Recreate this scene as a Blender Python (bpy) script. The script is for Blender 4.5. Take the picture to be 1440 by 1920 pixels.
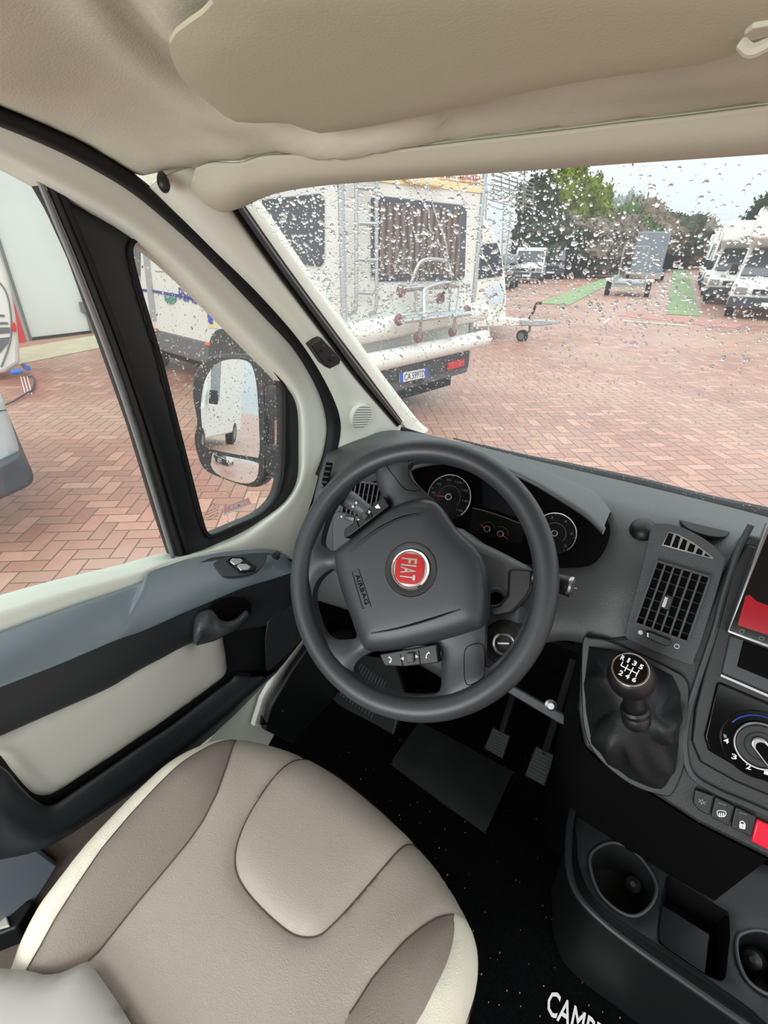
import bpy, bmesh, math, random
import numpy as np
from mathutils import Vector, Matrix, geometry, noise
random.seed(7)
rng = np.random.default_rng(11)
for o in list(bpy.data.objects): bpy.data.objects.remove(o)
SC = bpy.context.scene; COL = SC.collection
# ------------------------------------------------------------------ camera
F_PX, PITCH, YAW, ROLL = 911.0, math.radians(28.5), math.radians(33.2), math.radians(0.8)
CAM = Vector((0, 0, 1.2))
_F = Vector((-math.sin(YAW)*math.cos(PITCH), math.cos(YAW)*math.cos(PITCH), -math.sin(PITCH)))
_R = Vector((math.cos(YAW), math.sin(YAW), 0)); _U = _R.cross(_F)
_R2 = _R*math.cos(ROLL)+_U*math.sin(ROLL); _U2 = -_R*math.sin(ROLL)+_U*math.cos(ROLL)
cd = bpy.data.cameras.new('camera'); co = bpy.data.objects.new('camera', cd); COL.objects.link(co)
cd.sensor_fit = 'VERTICAL'; cd.sensor_height = 36; cd.sensor_width = 27; cd.lens = F_PX/1920*36
cd.clip_start = 0.02; cd.clip_end = 600
m3 = Matrix((_R2, _U2, -_F)).transposed(); co.matrix_world = Matrix.Translation(CAM) @ m3.to_4x4()
SC.camera = co
SC.view_settings.view_transform = 'Standard'; SC.view_settings.look = 'None'
SC.view_settings.gamma = 1; SC.view_settings.use_curve_mapping = False
SC.view_settings.exposure = 0.55
# ------------------------------------------------------------------ sky: flat overcast
w = bpy.data.worlds.new('overcast'); SC.world = w; w.use_nodes = True
nt = w.node_tree; bg = nt.nodes['Background']
tc = nt.nodes.new('ShaderNodeTexCoord'); sx = nt.nodes.new('ShaderNodeSeparateXYZ'); rp = nt.nodes.new('ShaderNodeValToRGB')
nt.links.new(tc.outputs['Generated'], sx.inputs[0]); nt.links.new(sx.outputs['Z'], rp.inputs[0]); nt.links.new(rp.outputs[0], bg.inputs[0])
rp.color_ramp.elements[0].position = 0.0; rp.color_ramp.elements[0].color = (.47, .505, .52, 1)
rp.color_ramp.elements[1].position = .45; rp.color_ramp.elements[1].color = (1, 1.08, 1.10, 1)
bg.inputs[1].default_value = 1.15
sd = bpy.data.lights.new('sun', 'SUN'); sd.energy = 1.0; sd.angle = math.radians(60); sd.color = (1, .98, .95)
rl = bpy.data.lights.new('rear_fill_light', 'AREA'); rl.shape = 'RECTANGLE'; rl.size = .9; rl.size_y = .7; rl.energy = 17; rl.color = (.97, 1, 1)  # added fill lamp behind the camera to brighten the cab, no window modelled
ro = bpy.data.objects.new('rear_fill_light', rl); COL.objects.link(ro); ro.location = (-.35, -1.4, .98); ro.rotation_euler = (Vector((0, 1, .12))).to_track_quat('-Z', 'Y').to_euler()
so = bpy.data.objects.new('sun', sd); COL.objects.link(so); so.rotation_euler = (math.radians(42), 0, math.radians(35))
# ------------------------------------------------------------------ calibrated rays: pixel of the photo -> point on a world plane
def ray(u, v): return _F+_R2*((u-720)/F_PX)-_U2*((v-960)/F_PX)
def _hit(u, v, ax, val):
    d = ray(u, v); return CAM+d*((val-CAM[ax])/d[ax])
def X(u, v, x): return _hit(u, v, 0, x)
def Y(u, v, y): return _hit(u, v, 1, y)
def Z(u, v, z): return _hit(u, v, 2, z)
class Frame:
    def __init__(s, o, ex, ey):
        s.o = Vector(o); s.ex = Vector(ex).normalized(); ey = Vector(ey); s.n = s.ex.cross(ey).normalized(); s.ey = s.n.cross(s.ex)
    def px(s, u, v, h=0.0):
        d = ray(u, v); o = s.o+s.n*h; k = (o-CAM).dot(s.n)/d.dot(s.n); p = CAM+d*k-o
        return (p.dot(s.ex), p.dot(s.ey))
    def at(s, q, h=0.0): return s.o+s.ex*q[0]+s.ey*q[1]+s.n*h
    def loc(s, p): p = Vector(p)-s.o; return (p.dot(s.ex), p.dot(s.ey), p.dot(s.n))
# ------------------------------------------------------------------ materials
def lin(c):
    c = c/255; return c/12.92 if c <= .04045 else ((c+.055)/1.055)**2.4
def mat(name, rgb, rough=.5, metal=0, bump=0, bscale=200, spec=.5, coat=0, emit=None, es=1, vary=0, vscale=8, sub=0):
    m = bpy.data.materials.new(name); m.use_nodes = True; t = m.node_tree; b = t.nodes['Principled BSDF']
    c = tuple(lin(x) for x in rgb)+(1,)
    b.inputs['Base Color'].default_value = c; b.inputs['Roughness'].default_value = rough; b.inputs['Metallic'].default_value = metal
    b.inputs['Specular IOR Level'].default_value = spec; b.inputs['Coat Weight'].default_value = coat
    if emit: b.inputs['Emission Color'].default_value = tuple(lin(x) for x in emit)+(1,); b.inputs['Emission Strength'].default_value = es
    tcn = t.nodes.new('ShaderNodeTexCoord')
    if vary:
        n = t.nodes.new('ShaderNodeTexNoise'); n.inputs['Scale'].default_value = vscale; n.inputs['Detail'].default_value = 6
        t.links.new(tcn.outputs['Object'], n.inputs['Vector'])
        mx = t.nodes.new('ShaderNodeMixRGB'); mx.inputs[1].default_value = c; mx.inputs[2].default_value = tuple(x*(1-vary) for x in c[:3])+(1,)
        r = t.nodes.new('ShaderNodeMapRange'); r.inputs[1].default_value = .35; r.inputs[2].default_value = .65
        t.links.new(n.outputs['Fac'], r.inputs[0]); t.links.new(r.outputs[0], mx.inputs[0]); t.links.new(mx.outputs[0], b.inputs['Base Color'])
    if bump:
        n = t.nodes.new('ShaderNodeTexNoise'); n.inputs['Scale'].default_value = bscale; n.inputs['Detail'].default_value = 4
        t.links.new(tcn.outputs['Object'], n.inputs['Vector'])
        bp = t.nodes.new('ShaderNodeBump'); bp.inputs['Strength'].default_value = bump; bp.inputs['Distance'].default_value = .002
        t.links.new(n.outputs['Fac'], bp.inputs['Height']); t.links.new(bp.outputs[0], b.inputs['Normal'])
    return m
def leather(name, rgb, rough=.5):
    m = mat(name, rgb, rough, spec=.45, vary=.05, vscale=12); t = m.node_tree; b = t.nodes['Principled BSDF']
    tcn = t.nodes.new('ShaderNodeTexCoord'); v = t.nodes.new('ShaderNodeTexVoronoi'); v.inputs['Scale'].default_value = 330; v.feature = 'DISTANCE_TO_EDGE'
    n = t.nodes.new('ShaderNodeTexNoise'); n.inputs['Scale'].default_value = 60; mv = t.nodes.new('ShaderNodeMixRGB'); mv.inputs[0].default_value = .02
    t.links.new(tcn.outputs['Object'], mv.inputs[1]); t.links.new(tcn.outputs['Object'], n.inputs['Vector']); t.links.new(n.outputs['Color'], mv.inputs[2])
    t.links.new(mv.outputs[0], v.inputs['Vector'])
    bp = t.nodes.new('ShaderNodeBump'); bp.inputs['Strength'].default_value = .35; bp.inputs['Distance'].default_value = .0015
    t.links.new(v.outputs['Distance'], bp.inputs['Height']); t.links.new(bp.outputs[0], b.inputs['Normal'])
    return m
M = dict(
 headliner=mat('headliner_cloth', (206, 205, 188), .95, bump=.16, bscale=420, spec=.1, vary=.14, vscale=9),
 visor=mat('visor_vinyl', (192, 191, 168), .7, bump=.08, bscale=400, spec=.2),
 ctop=mat('header_trim', (186, 184, 166), .6, bump=.05, bscale=500, spec=.3), armr=mat('armrest_skin', (92, 104, 111), .36, bump=.08, bscale=600, spec=.9),
 cream=mat('cream_trim', (214, 217, 205), .5, bump=.05, bscale=500, spec=.4),
 creamw=mat('cream_metal', (226, 226, 214), .4),
 rubber=mat('black_rubber', (18, 19, 21), .6, spec=.3),
 bframe=mat('black_frame', (27, 29, 31), .42, spec=.4, bump=.04, bscale=300),
 dark=mat('dark_plastic', (56, 60, 63), .5, bump=.22, bscale=420, spec=.5),
 darks=mat('dark_soft', (40, 45, 48), .42, bump=.10, bscale=500, spec=.5), pod=mat('grey_plastic', (84, 89, 91), .45, bump=.2, bscale=420),
 wheel=mat('wheel_skin', (46, 50, 54), .40, bump=.10, bscale=900, spec=.5),
 black=mat('black_plastic', (20, 21, 22), .45, bump=.06, bscale=300),
 dash=mat('dash_skin', (70, 74, 74), .46, bump=.35, bscale=600, spec=.7),
 gloss=mat('gloss_black', (8, 8, 9), .1, spec=.4), gface=mat('gauge_face', (9, 9, 10), .35, spec=.15), darkpan=mat('added_panel_brown', (58, 42, 34), .6),
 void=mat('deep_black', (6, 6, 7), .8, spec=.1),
 carpet=mat('carpet_black', (13, 14, 15), .98, bump=1, bscale=500, spec=.03, vary=.4, vscale=150),
 heel=mat('heel_rubber', (40, 43, 42), .45, vary=.35, vscale=14, bump=.05),
 lpanel=mat('door_panel_vinyl', (186, 184, 174), .6, bump=.05, bscale=500, spec=.3),
 taupe=leather('taupe_leather', (138, 126, 117)), greige=leather('greige_leather', (163, 153, 143)),
 creaml=leather('cream_leather', (230, 224, 206)), maroon=mat('maroon_side', (66, 36, 38), .5), stackm=mat('stack_plastic', (36, 38, 39), .5, bump=.3, bscale=500, spec=.5), traym=mat('tray_plastic', (27, 31, 33), .45, bump=.1, bscale=400), dfront=mat('door_front', (38, 42, 45), .5, bump=.15, bscale=420),
 lgrey=mat('light_vinyl', (176, 172, 166), .5),
 thread=mat('thread', (70, 60, 55), .8), chrome=mat('chrome', (225, 225, 225), .12, 1), satin=mat('satin_metal', (170, 172, 174), .3, 1),
 red=mat('badge_red', (175, 12, 25), .2, coat=.6), redbtn=mat('hazard_red', (205, 20, 50), .3, emit=(200, 20, 50), es=.12),
 white=mat('white_mark', (235, 236, 236), .5), grey=mat('grey_mark', (120, 122, 125), .5), needle=mat('needle_red', (220, 50, 40), .4, emit=(220, 50, 40), es=.15),
 screen=mat('dark_screen', (12, 19, 30), .25, spec=.2), blue=mat('blue_mark', (20, 50, 140), .4), redrefl=mat('red_reflection_paint', (120, 8, 22), .15, emit=(150, 8, 30), es=.35),  # the glowing red imitates a reflection on the tablet
 seatbox=mat('seat_base_grey', (120, 130, 138), .5), bleather=mat('black_leather', (24, 27, 28), .5, bump=.35, bscale=120, spec=.3),
 # outside
 cwhite=mat('camper_white', (226, 226, 220), .35, vary=.05, vscale=2), cskirt=mat('grey_skirt', (96, 100, 106), .5), cwin=mat('camper_window', (62, 66, 74), .12, coat=.5),
 curt=mat('brown_curtain', (96, 84, 80), .8), alu=mat('aluminium', (186, 190, 192), .35, .6), tail=mat('tail_red', (200, 30, 25), .3), orange=mat('marker_orange', (235, 110, 40), .4),
 bumper=mat('bumper_dark', (58, 64, 72), .5, vary=.3, vscale=6), tyre=mat('tyre', (24, 24, 25), .8), green=mat('decal_green', (20, 140, 110), .4), dblue=mat('decal_blue', (40, 60, 140), .4),
 yellow=mat('cream_yellow', (232, 214, 166), .4), redtxt=mat('red_letters', (190, 50, 45), .4), pblue=mat('plate_blue', (40, 80, 190), .4), plate=mat('plate_white', (225, 230, 235), .4),
 wall=mat('warehouse_white', (214, 219, 214), .5, vary=.04, vscale=.6), wallred=mat('warehouse_red', (205, 50, 62), .5), steel=mat('grey_steel', (120, 124, 124), .45, .3),
 kerb=mat('pale_concrete', (196, 186, 160), .9, vary=.15, vscale=3), clampm=mat('clamp_brown', (128, 92, 92), .6), redsoft=mat('red_mesh', (180, 70, 78), .8), carw=mat('car_white', (222, 224, 224), .25, coat=.4), card=mat('car_dark', (36, 40, 46), .25, coat=.4),
 carl=mat('car_silver', (180, 188, 192), .3, .2), grass=mat('grass', (142, 164, 120), .95, bump=.8, bscale=40, vary=.3, vscale=5), galv=mat('galvanised', (165, 172, 172), .4, .3),
 tgrey=mat('grey_tarp', (128, 136, 146), .6, vary=.15, vscale=1.5), bark=mat('bark', (86, 70, 58), .9), mirrorm=mat('mirror_glass', (235, 238, 240), .01, 1), cable=mat('cable', (50, 60, 60), .6), bluep=mat('plug_blue', (40, 110, 200), .4),
)
def glass_mat(name, tint=(.97, 1, .99), f=.05, haze=.0):
    m = bpy.data.materials.new(name); m.use_nodes = True; t = m.node_tree; t.nodes.clear()
    o = t.nodes.new('ShaderNodeOutputMaterial'); tr = t.nodes.new('ShaderNodeBsdfTransparent'); tr.inputs[0].default_value = tint+(1,)
    g = t.nodes.new('ShaderNodeBsdfGlossy'); g.inputs['Roughness'].default_value = .02; mx = t.nodes.new('ShaderNodeMixShader'); mx.inputs[0].default_value = f
    t.links.new(tr.outputs[0], mx.inputs[1]); t.links.new(g.outputs[0], mx.inputs[2]); last = mx
    if haze:
        tl = t.nodes.new('ShaderNodeBsdfTranslucent'); tl.inputs[0].default_value = (.95, .97, 1, 1); m2 = t.nodes.new('ShaderNodeMixShader'); m2.inputs[0].default_value = haze
        t.links.new(mx.outputs[0], m2.inputs[1]); t.links.new(tl.outputs[0], m2.inputs[2]); last = m2
    t.links.new(last.outputs[0], o.inputs[0]); return m
M['glass'] = glass_mat('wet_glass', f=.03, haze=.055); M['glass2'] = glass_mat('side_glass', f=.03, haze=.025)
_g = bpy.data.materials.new('water'); _g.use_nodes = True; _t = _g.node_tree; _t.nodes.clear(); _o = _t.nodes.new('ShaderNodeOutputMaterial'); _b = _t.nodes.new('ShaderNodeBsdfGlass')
_b.inputs['IOR'].default_value = 1.33; _b.inputs['Roughness'].default_value = 0; _t.links.new(_b.outputs[0], _o.inputs[0]); M['water'] = _g
# herringbone paving
def paving():
    m = bpy.data.materials.new('herringbone_paving'); m.use_nodes = True; t = m.node_tree; b = t.nodes['Principled BSDF']
    def val(a, sock):
        if isinstance(a, (int, float)): sock.default_value = a
        else: t.links.new(a, sock)
    def op(o, a, b2=0, c2=0):
        n = t.nodes.new('ShaderNodeMath'); n.operation = o; val(a, n.inputs[0]); val(b2, n.inputs[1]); val(c2, n.inputs[2]); return n.outputs[0]
    tcn = t.nodes.new('ShaderNodeTexCoord'); mp = t.nodes.new('ShaderNodeMapping'); mp.inputs['Rotation'].default_value = (0, 0, math.radians(52)); mp.inputs['Scale'].default_value = (8.3, 8.3, 1)
    t.links.new(tcn.outputs['Object'], mp.inputs[0]); s = t.nodes.new('ShaderNodeSeparateXYZ'); t.links.new(mp.outputs[0], s.inputs[0])
    x, y = s.outputs[0], s.outputs[1]
    i, j = op('FLOOR', x), op('FLOOR', y); fx, fy = op('SUBTRACT', x, i), op('SUBTRACT', y, j)
    k = op('FLOORED_MODULO', op('SUBTRACT', i, j), 4)
    eq = lambda v: op('COMPARE', k, v, .1)
    k0, k1, k2, k3 = eq(0), eq(1), eq(2), eq(3)
    big = lambda c: op('MULTIPLY', c, 9)
    L = op('ADD', fx, big(k1)); R = op('ADD', op('SUBTRACT', 1, fx), big(k0)); B = op('ADD', fy, big(k2)); T = op('ADD', op('SUBTRACT', 1, fy), big(k3))
    d = op('MINIMUM', op('MINIMUM', L, R), op('MINIMUM', B, T))
    bi, bj = op('SUBTRACT', i, k1), op('SUBTRACT', j, k2)
    cb = t.nodes.new('ShaderNodeCombineXYZ'); t.links.new(bi, cb.inputs[0]); t.links.new(bj, cb.inputs[1]); wn = t.nodes.new('ShaderNodeTexWhiteNoise'); wn.noise_dimensions = '2D'; t.links.new(cb.outputs[0], wn.inputs['Vector'])
    cr = t.nodes.new('ShaderNodeValToRGB'); e = cr.color_ramp.elements
    e[0].color = tuple(lin(q) for q in (168, 112, 94))+(1,); e[1].color = tuple(lin(q) for q in (206, 156, 136))+(1,)
    for p, c in ((.3, (184, 128, 110)), (.55, (170, 124, 106)), (.8, (198, 138, 116))):
        q = e.new(p); q.color = tuple(lin(z) for z in c)+(1,)
    t.links.new(wn.outputs['Value'], cr.inputs[0])
    n1 = t.nodes.new('ShaderNodeTexNoise'); n1.inputs['Scale'].default_value = 25; n1.inputs['Detail'].default_value = 5; t.links.new(tcn.outputs['Object'], n1.inputs['Vector'])
    n2 = t.nodes.new('ShaderNodeTexNoise'); n2.inputs['Scale'].default_value = .5; n2.inputs['Detail'].default_value = 6; t.links.new(tcn.outputs['Object'], n2.inputs['Vector'])
    m1 = t.nodes.new('ShaderNodeMixRGB'); m1.blend_type = 'MULTIPLY'; m1.inputs[0].default_value = .35; t.links.new(cr.outputs[0], m1.inputs[1]); t.links.new(n1.outputs['Fac'], m1.inputs[2])
    m2 = t.nodes.new('ShaderNodeMixRGB'); m2.inputs[2].default_value = tuple(lin(q) for q in (186, 152, 134))+(1,); t.links.new(m1.outputs[0], m2.inputs[1])
    mr = t.nodes.new('ShaderNodeMapRange'); mr.inputs[1].default_value = .42; mr.inputs[2].default_value = .62; mr.inputs[4].default_value = .6; t.links.new(n2.outputs['Fac'], mr.inputs[0]); t.links.new(mr.outputs[0], m2.inputs[0])
    jo = t.nodes.new('ShaderNodeMapRange'); jo.inputs[1].default_value = .02; jo.inputs[2].default_value = .055; t.links.new(d, jo.inputs[0])
    m3_ = t.nodes.new('ShaderNodeMixRGB'); m3_.inputs[1].default_value = tuple(lin(q) for q in (96, 72, 58))+(1,); t.links.new(m2.outputs[0], m3_.inputs[2]); t.links.new(jo.outputs[0], m3_.inputs[0])
    t.links.new(m3_.outputs[0], b.inputs['Base Color'])
    bp = t.nodes.new('ShaderNodeBump'); bp.inputs['Strength'].default_value = .5; bp.inputs['Distance'].default_value = .006; t.links.new(jo.outputs[0], bp.inputs['Height']); t.links.new(bp.outputs[0], b.inputs['Normal'])
    rr = t.nodes.new('ShaderNodeMapRange'); rr.inputs[3].default_value = .22; rr.inputs[4].default_value = .6; t.links.new(n2.outputs['Fac'], rr.inputs[0]); t.links.new(rr.outputs[0], b.inputs['Roughness'])
    return m
M['paving'] = paving()
# ------------------------------------------------------------------ mesh helpers
def link(name, me, m, parent=None, smooth=True, ang=35):
    me.materials.append(M[m] if isinstance(m, str) else m)
    if smooth:
        me.shade_smooth(); me.set_sharp_from_angle(angle=math.radians(ang))
    o = bpy.data.objects.new(name, me); COL.objects.link(o)
    if parent: o.parent = parent; o.matrix_parent_inverse = parent.matrix_world.inverted()
    return o
def tag(o, label=None, cat=None, group=None, kind=None):
    for k, v in (('label', label), ('category', cat), ('group', group), ('kind', kind)):
        if v: o[k] = v
    return o
def root(name, loc, label=None, cat=None, group=None, kind=None):
    o = bpy.data.objects.new(name, None); COL.objects.link(o); o.location = Vector(loc); o.empty_display_size = .02
    o.matrix_world = Matrix.Translation(Vector(loc)); return tag(o, label, cat, group, kind)
def mesh(name, vs, fs, m, parent=None, smooth=True, ang=35, fix=True):
    me = bpy.data.meshes.new(name); me.from_pydata([tuple(v) for v in vs], [], fs)
    if fix:
        bm = bmesh.new(); bm.from_mesh(me); bmesh.ops.recalc_face_normals(bm, faces=bm.faces); bm.to_mesh(me); bm.free()
    return link(name, me, m, parent, smooth, ang)
def cr1(P, n, closed=False):   # catmull-rom by index; P list of tuples
    P = np.array([tuple(p) for p in P], float); N = len(P); out = []
    if closed: T = np.arange(n)*N/n
    else: T = np.linspace(0, N-1, n)
    for t in T:
        i = int(min(t, N-1 if closed else N-2)); f = t-i
        g = (lambda k: P[k % N]) if closed else (lambda k: P[min(max(k, 0), N-1)] if 0 <= k < N else (2*P[0]-P[1] if k < 0 else 2*P[-1]-P[-2]))
        a, b, c, d = g(i-1), g(i), g(i+1), g(i+2)
        out.append(.5*((2*b)+(-a+c)*f+(2*a-5*b+4*c-d)*f*f+(-a+3*b-3*c+d)*f**3))
    return out
def rs(P, n, closed=False): # resample a polyline by length
    P = [np.array(tuple(p), float) for p in P]
    if closed: P = P+[P[0]]
    L = np.concatenate([[0], np.cumsum([np.linalg.norm(P[i+1]-P[i]) for i in range(len(P)-1)])])
    T = np.linspace(0, L[-1], n, endpoint=not closed); A = np.array(P)
    return np.stack([np.interp(T, L, A[:, k]) for k in range(A.shape[1])], 1)
def loft(name, rows, m, parent=None, nu=60, nv=None, thick=0, off=-1, closed=False, closedv=False, sm=True, ang=40):
    R = [cr1(r, nu, closed) if nu else [np.array(tuple(p)) for p in r] for r in rows]
    if nv:
        R = [list(x) for x in zip(*[cr1([R[i][j] for i in range(len(R))], nv) for j in range(len(R[0]))])]
    n = len(R[0]); vs = [p for r in R for p in r]; fs = []
    for i in range(len(R)-1+(1 if closedv else 0)):
        i2 = (i+1) % len(R)
        for j in range(n-1+(1 if closed else 0)):
            k = (j+1) % n; fs.append((i*n+j, i*n+k, i2*n+k, i2*n+j))
    o = mesh(name, vs, fs, m, parent, sm, ang, fix=False)
    if thick: md = o.modifiers.new('s', 'SOLIDIFY'); md.thickness = thick; md.offset = off
    return o
def tube(name, pts, r, m, parent=None, n=60, seg=10, closed=False, cap=True):
    P = [Vector(tuple(p)) for p in (cr1(pts, n, closed) if n else pts)]; N = len(P); vs = []; fs = []
    rr = r if callable(r) else (lambda t: r)
    up = None
    for i, p in enumerate(P):
        if closed: d = P[(i+1) % N]-P[i-1]
        else: d = P[min(i+1, N-1)]-P[max(i-1, 0)]
        d.normalize()
        if up is None: up = d.orthogonal().normalized()
        up = (up-d*up.dot(d)).normalized(); s = d.cross(up); q = rr(i/max(1, N-1))
        for k in range(seg):
            a = 2*math.pi*k/seg; vs.append(p+(up*math.cos(a)+s*math.sin(a))*q)
    for i in range(N-(0 if closed else 1)):
        i2 = (i+1) % N
        for k in range(seg): fs.append((i*seg+k, i*seg+(k+1) % seg, i2*seg+(k+1) % seg, i2*seg+k))
    if cap and not closed: fs += [tuple(range(seg))[::-1], tuple((N-1)*seg+k for k in range(seg))]
    return mesh(name, vs, fs, m, parent)
class MB:
    def __init__(s): s.v = []; s.f = []
    def add(s, v, f): b = len(s.v); s.v += [tuple(x) for x in v]; s.f += [tuple(i+b for i in g) for g in f]
    def box(s, c, hx, hy, hz):  # centre + three half-axis vectors
        c, hx, hy, hz = map(Vector, (c, hx, hy, hz)); v = [c+hx*a+hy*b+hz*d for a in (-1, 1) for b in (-1, 1) for d in (-1, 1)]
        s.add(v, [(0, 1, 3, 2), (4, 6, 7, 5), (0, 4, 5, 1), (2, 3, 7, 6), (0, 2, 6, 4), (1, 5, 7, 3)])
    def bar(s, a, b, r, seg=6):
        a, b = Vector(a), Vector(b); d = (b-a).normalized(); u = d.orthogonal().normalized(); w_ = d.cross(u)
        v = [p+(u*math.cos(2*math.pi*k/seg)+w_*math.sin(2*math.pi*k/seg))*r for p in (a, b) for k in range(seg)]
        s.add(v, [(k, (k+1) % seg, seg+(k+1) % seg, seg+k) for k in range(seg)]+[tuple(range(seg))[::-1], tuple(range(seg, 2*seg))])
    def build(s, name, m, parent=None, bevel=0, smooth=True):
        o = mesh(name, s.v, s.f, m, parent, smooth)
        if bevel: b = o.modifiers.new('b', 'BEVEL'); b.width = bevel; b.segments = 2; b.limit_method = 'ANGLE'
        return o
def prism(name, fr, pts, h0, h1, m, parent=None, bevel=0, seg=3, sc=1.0):
    """closed 2-D outline in the frame, from height h0 (base) to h1 (top)"""
    pts = [tuple(p) for p in pts]; n = len(pts); c = np.mean(np.array(pts), 0)
    top = [tuple((np.array(p)-c)*sc+c) for p in pts]
    vs = [fr.at(p, h0) for p in pts]+[fr.at(p, h1) for p in top]
    fs = [tuple(range(n))[::-1], tuple(range(n, 2*n))]+[(i, (i+1) % n, n+(i+1) % n, n+i) for i in range(n)]
    o = mesh(name, vs, fs, m, parent)
    if bevel: b = o.modifiers.new('b', 'BEVEL'); b.width = bevel; b.segments = seg; b.limit_method = 'ANGLE'; b.angle_limit = .6
    return o
def plate(name, fr, px, h0, h1, m, parent=None, bevel=0, smooth=0, sc=1.0):
    q = [fr.px(u, v, h1) for u, v in px]
    if smooth: q = [tuple(p) for p in cr1(q, smooth, True)]
    return prism(name, fr, q, h0, h1, m, parent, bevel, sc=sc)
def pinside(P, poly):
    P = np.asarray(P); poly = np.asarray(poly); r = np.zeros(len(P), bool); x, y = P[:, 0], P[:, 1]; j = len(poly)-1
    for i in range(len(poly)):
        xi, yi = poly[i]; xj, yj = poly[j]
        if yi != yj: r ^= ((yi > y) != (yj > y)) & (x < (xj-xi)*(y-yi)/(yj-yi)+xi)
        j = i
    return r
def edist(P, poly, closed=True):
    P = np.asarray(P, float); A = np.asarray(poly, float); B = np.roll(A, -1, 0)
    if not closed: A, B = A[:-1], B[:-1]
    out = np.full(len(P), 1e9)
    for a, b in zip(A, B):
        d = b-a; L = d@d
        if L < 1e-14: continue
        t = np.clip(((P-a)@d)/L, 0, 1); out = np.minimum(out, np.hypot(*(P-a-t[:, None]*d).T))
    return out
def patch(name, fr, outline, sp, hf, m, parent=None, holes=(), thick=0, rimdown=0, ang=60, off=-1, raw=False):
    """triangulated smooth panel on a frame; hf(pts, edge_distance) -> heights"""
    loops = []
    for L in [outline]+list(holes):
        per = sum(math.dist(L[i], L[i-1]) for i in range(len(L))); loops.append(np.array([tuple(p)[:2] for p in L]) if raw else rs(L, max(8, int(per/sp)), True))
    O = loops[0]; mn, mx = O.min(0), O.max(0)
    gx = np.arange(mn[0], mx[0], sp); gy = np.arange(mn[1], mx[1], sp*.866)
    G = np.array([(x+(sp/2 if j % 2 else 0), y) for j, y in enumerate(gy) for x in gx])
    k = pinside(G, O)
    for h in loops[1:]: k &= ~pinside(G, h)
    G = G[k]; allb = np.concatenate(loops)
    de = np.full(len(G), 1e9)
    for L in loops: de = np.minimum(de, edist(G, L))
    G = G[de > sp*.55]
    V = np.concatenate([allb, G]); ed = []; b = 0
    for L in loops: ed += [(b+i, b+(i+1) % len(L)) for i in range(len(L))]; b += len(L)
    r = geometry.delaunay_2d_cdt([Vector(p) for p in V], ed, [], 0, 1e-7)
    P = np.array([tuple(p) for p in r[0]]); T = np.array([f for f in r[2] if len(f) == 3]); cc = P[T].mean(1)
    k = pinside(cc, O)
    for h in loops[1:]: k &= ~pinside(cc, h)
    T = T[k]; D = np.full(len(P), 1e9)
    ar = (P[T[:, 1]]-P[T[:, 0]]); br = (P[T[:, 2]]-P[T[:, 0]]); flip = (ar[:, 0]*br[:, 1]-ar[:, 1]*br[:, 0]) < 0; T[flip] = T[flip][:, ::-1]
    for L in loops: D = np.minimum(D, edist(P, L))
    H = hf(P, D)
    vs = [fr.at(p, h) for p, h in zip(P, H)]; fs = [tuple(int(i) for i in t) for t in T]
    if rimdown:
        nb = len(vs); b = 0
        for L in loops:
            n = len(L); base = len(vs)
            idx = [int(np.argmin(np.hypot(*(P-p).T))) for p in L]
            vs += [Vector(vs[i])-fr.n*rimdown for i in idx]
            for i in range(n): fs.append((idx[i], idx[(i+1) % n], base+(i+1) % n, base+i))
    o = mesh(name, vs, fs, m, parent, True, ang, fix=False)
    if thick: md = o.modifiers.new('s', 'SOLIDIFY'); md.thickness = thick; md.offset = off
    return o
def disc(fr, c, r, n=32, a0=0, a1=360): return [(c[0]+r*math.cos(math.radians(a0+(a1-a0)*i/n)), c[1]+r*math.sin(math.radians(a0+(a1-a0)*i/n))) for i in range(n)]
def lathe(name, o, ax, prof, m, parent=None, seg=40, capend=True):
    o, ax = Vector(o), Vector(ax).normalized(); u = ax.orthogonal().normalized(); w_ = ax.cross(u); vs = []; fs = []
    for r, h in prof:
        for k in range(seg):
            a = 2*math.pi*k/seg; vs.append(o+ax*h+(u*math.cos(a)+w_*math.sin(a))*r)
    for i in range(len(prof)-1):
        for k in range(seg): fs.append((i*seg+k, i*seg+(k+1) % seg, (i+1)*seg+(k+1) % seg, (i+1)*seg+k))
    if capend: fs += [tuple(range(seg))[::-1], tuple((len(prof)-1)*seg+k for k in range(seg))]
    return mesh(name, vs, fs, m, parent, ang=30)
def text(name, fr, s, p0, p1, hgt, h, m, parent=None, flip=False, ext=.0003, shear=0, loc=False, bold=.0):
    """s written along p0->p1 (photo pixels, or frame coords when loc), letters hgt tall (metres)"""
    a = Vector(p0 if loc else fr.px(*p0, h)); b = Vector(p1 if loc else fr.px(*p1, h)); d = (b-a); L = d.length; d.normalize(); up = Vector((-d.y, d.x))*(-1 if flip else 1)
    cu = bpy.data.curves.new(name, 'FONT'); cu.body = s; cu.size = 1; cu.extrude = .02; cu.shear = shear; cu.resolution_u = 2; cu.offset = bold
    to = bpy.data.objects.new('t', cu); COL.objects.link(to); bpy.context.view_layer.update()
    me = bpy.data.meshes.new_from_object(to.evaluated_get(bpy.context.evaluated_depsgraph_get())); bpy.data.objects.remove(to)
    if not len(me.vertices): return None
    C = np.array([v.co[:] for v in me.vertices]); mn, mx = C.min(0), C.max(0)
    for v, c in zip(me.vertices, C):
        q = (c-mn)/np.maximum(mx-mn, 1e-9); p = a+d*(q[0]*L)+up*(q[1]*hgt); v.co = fr.at(p, h+q[2]*ext)
    return link(name, me, m, parent, smooth=False)
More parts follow.
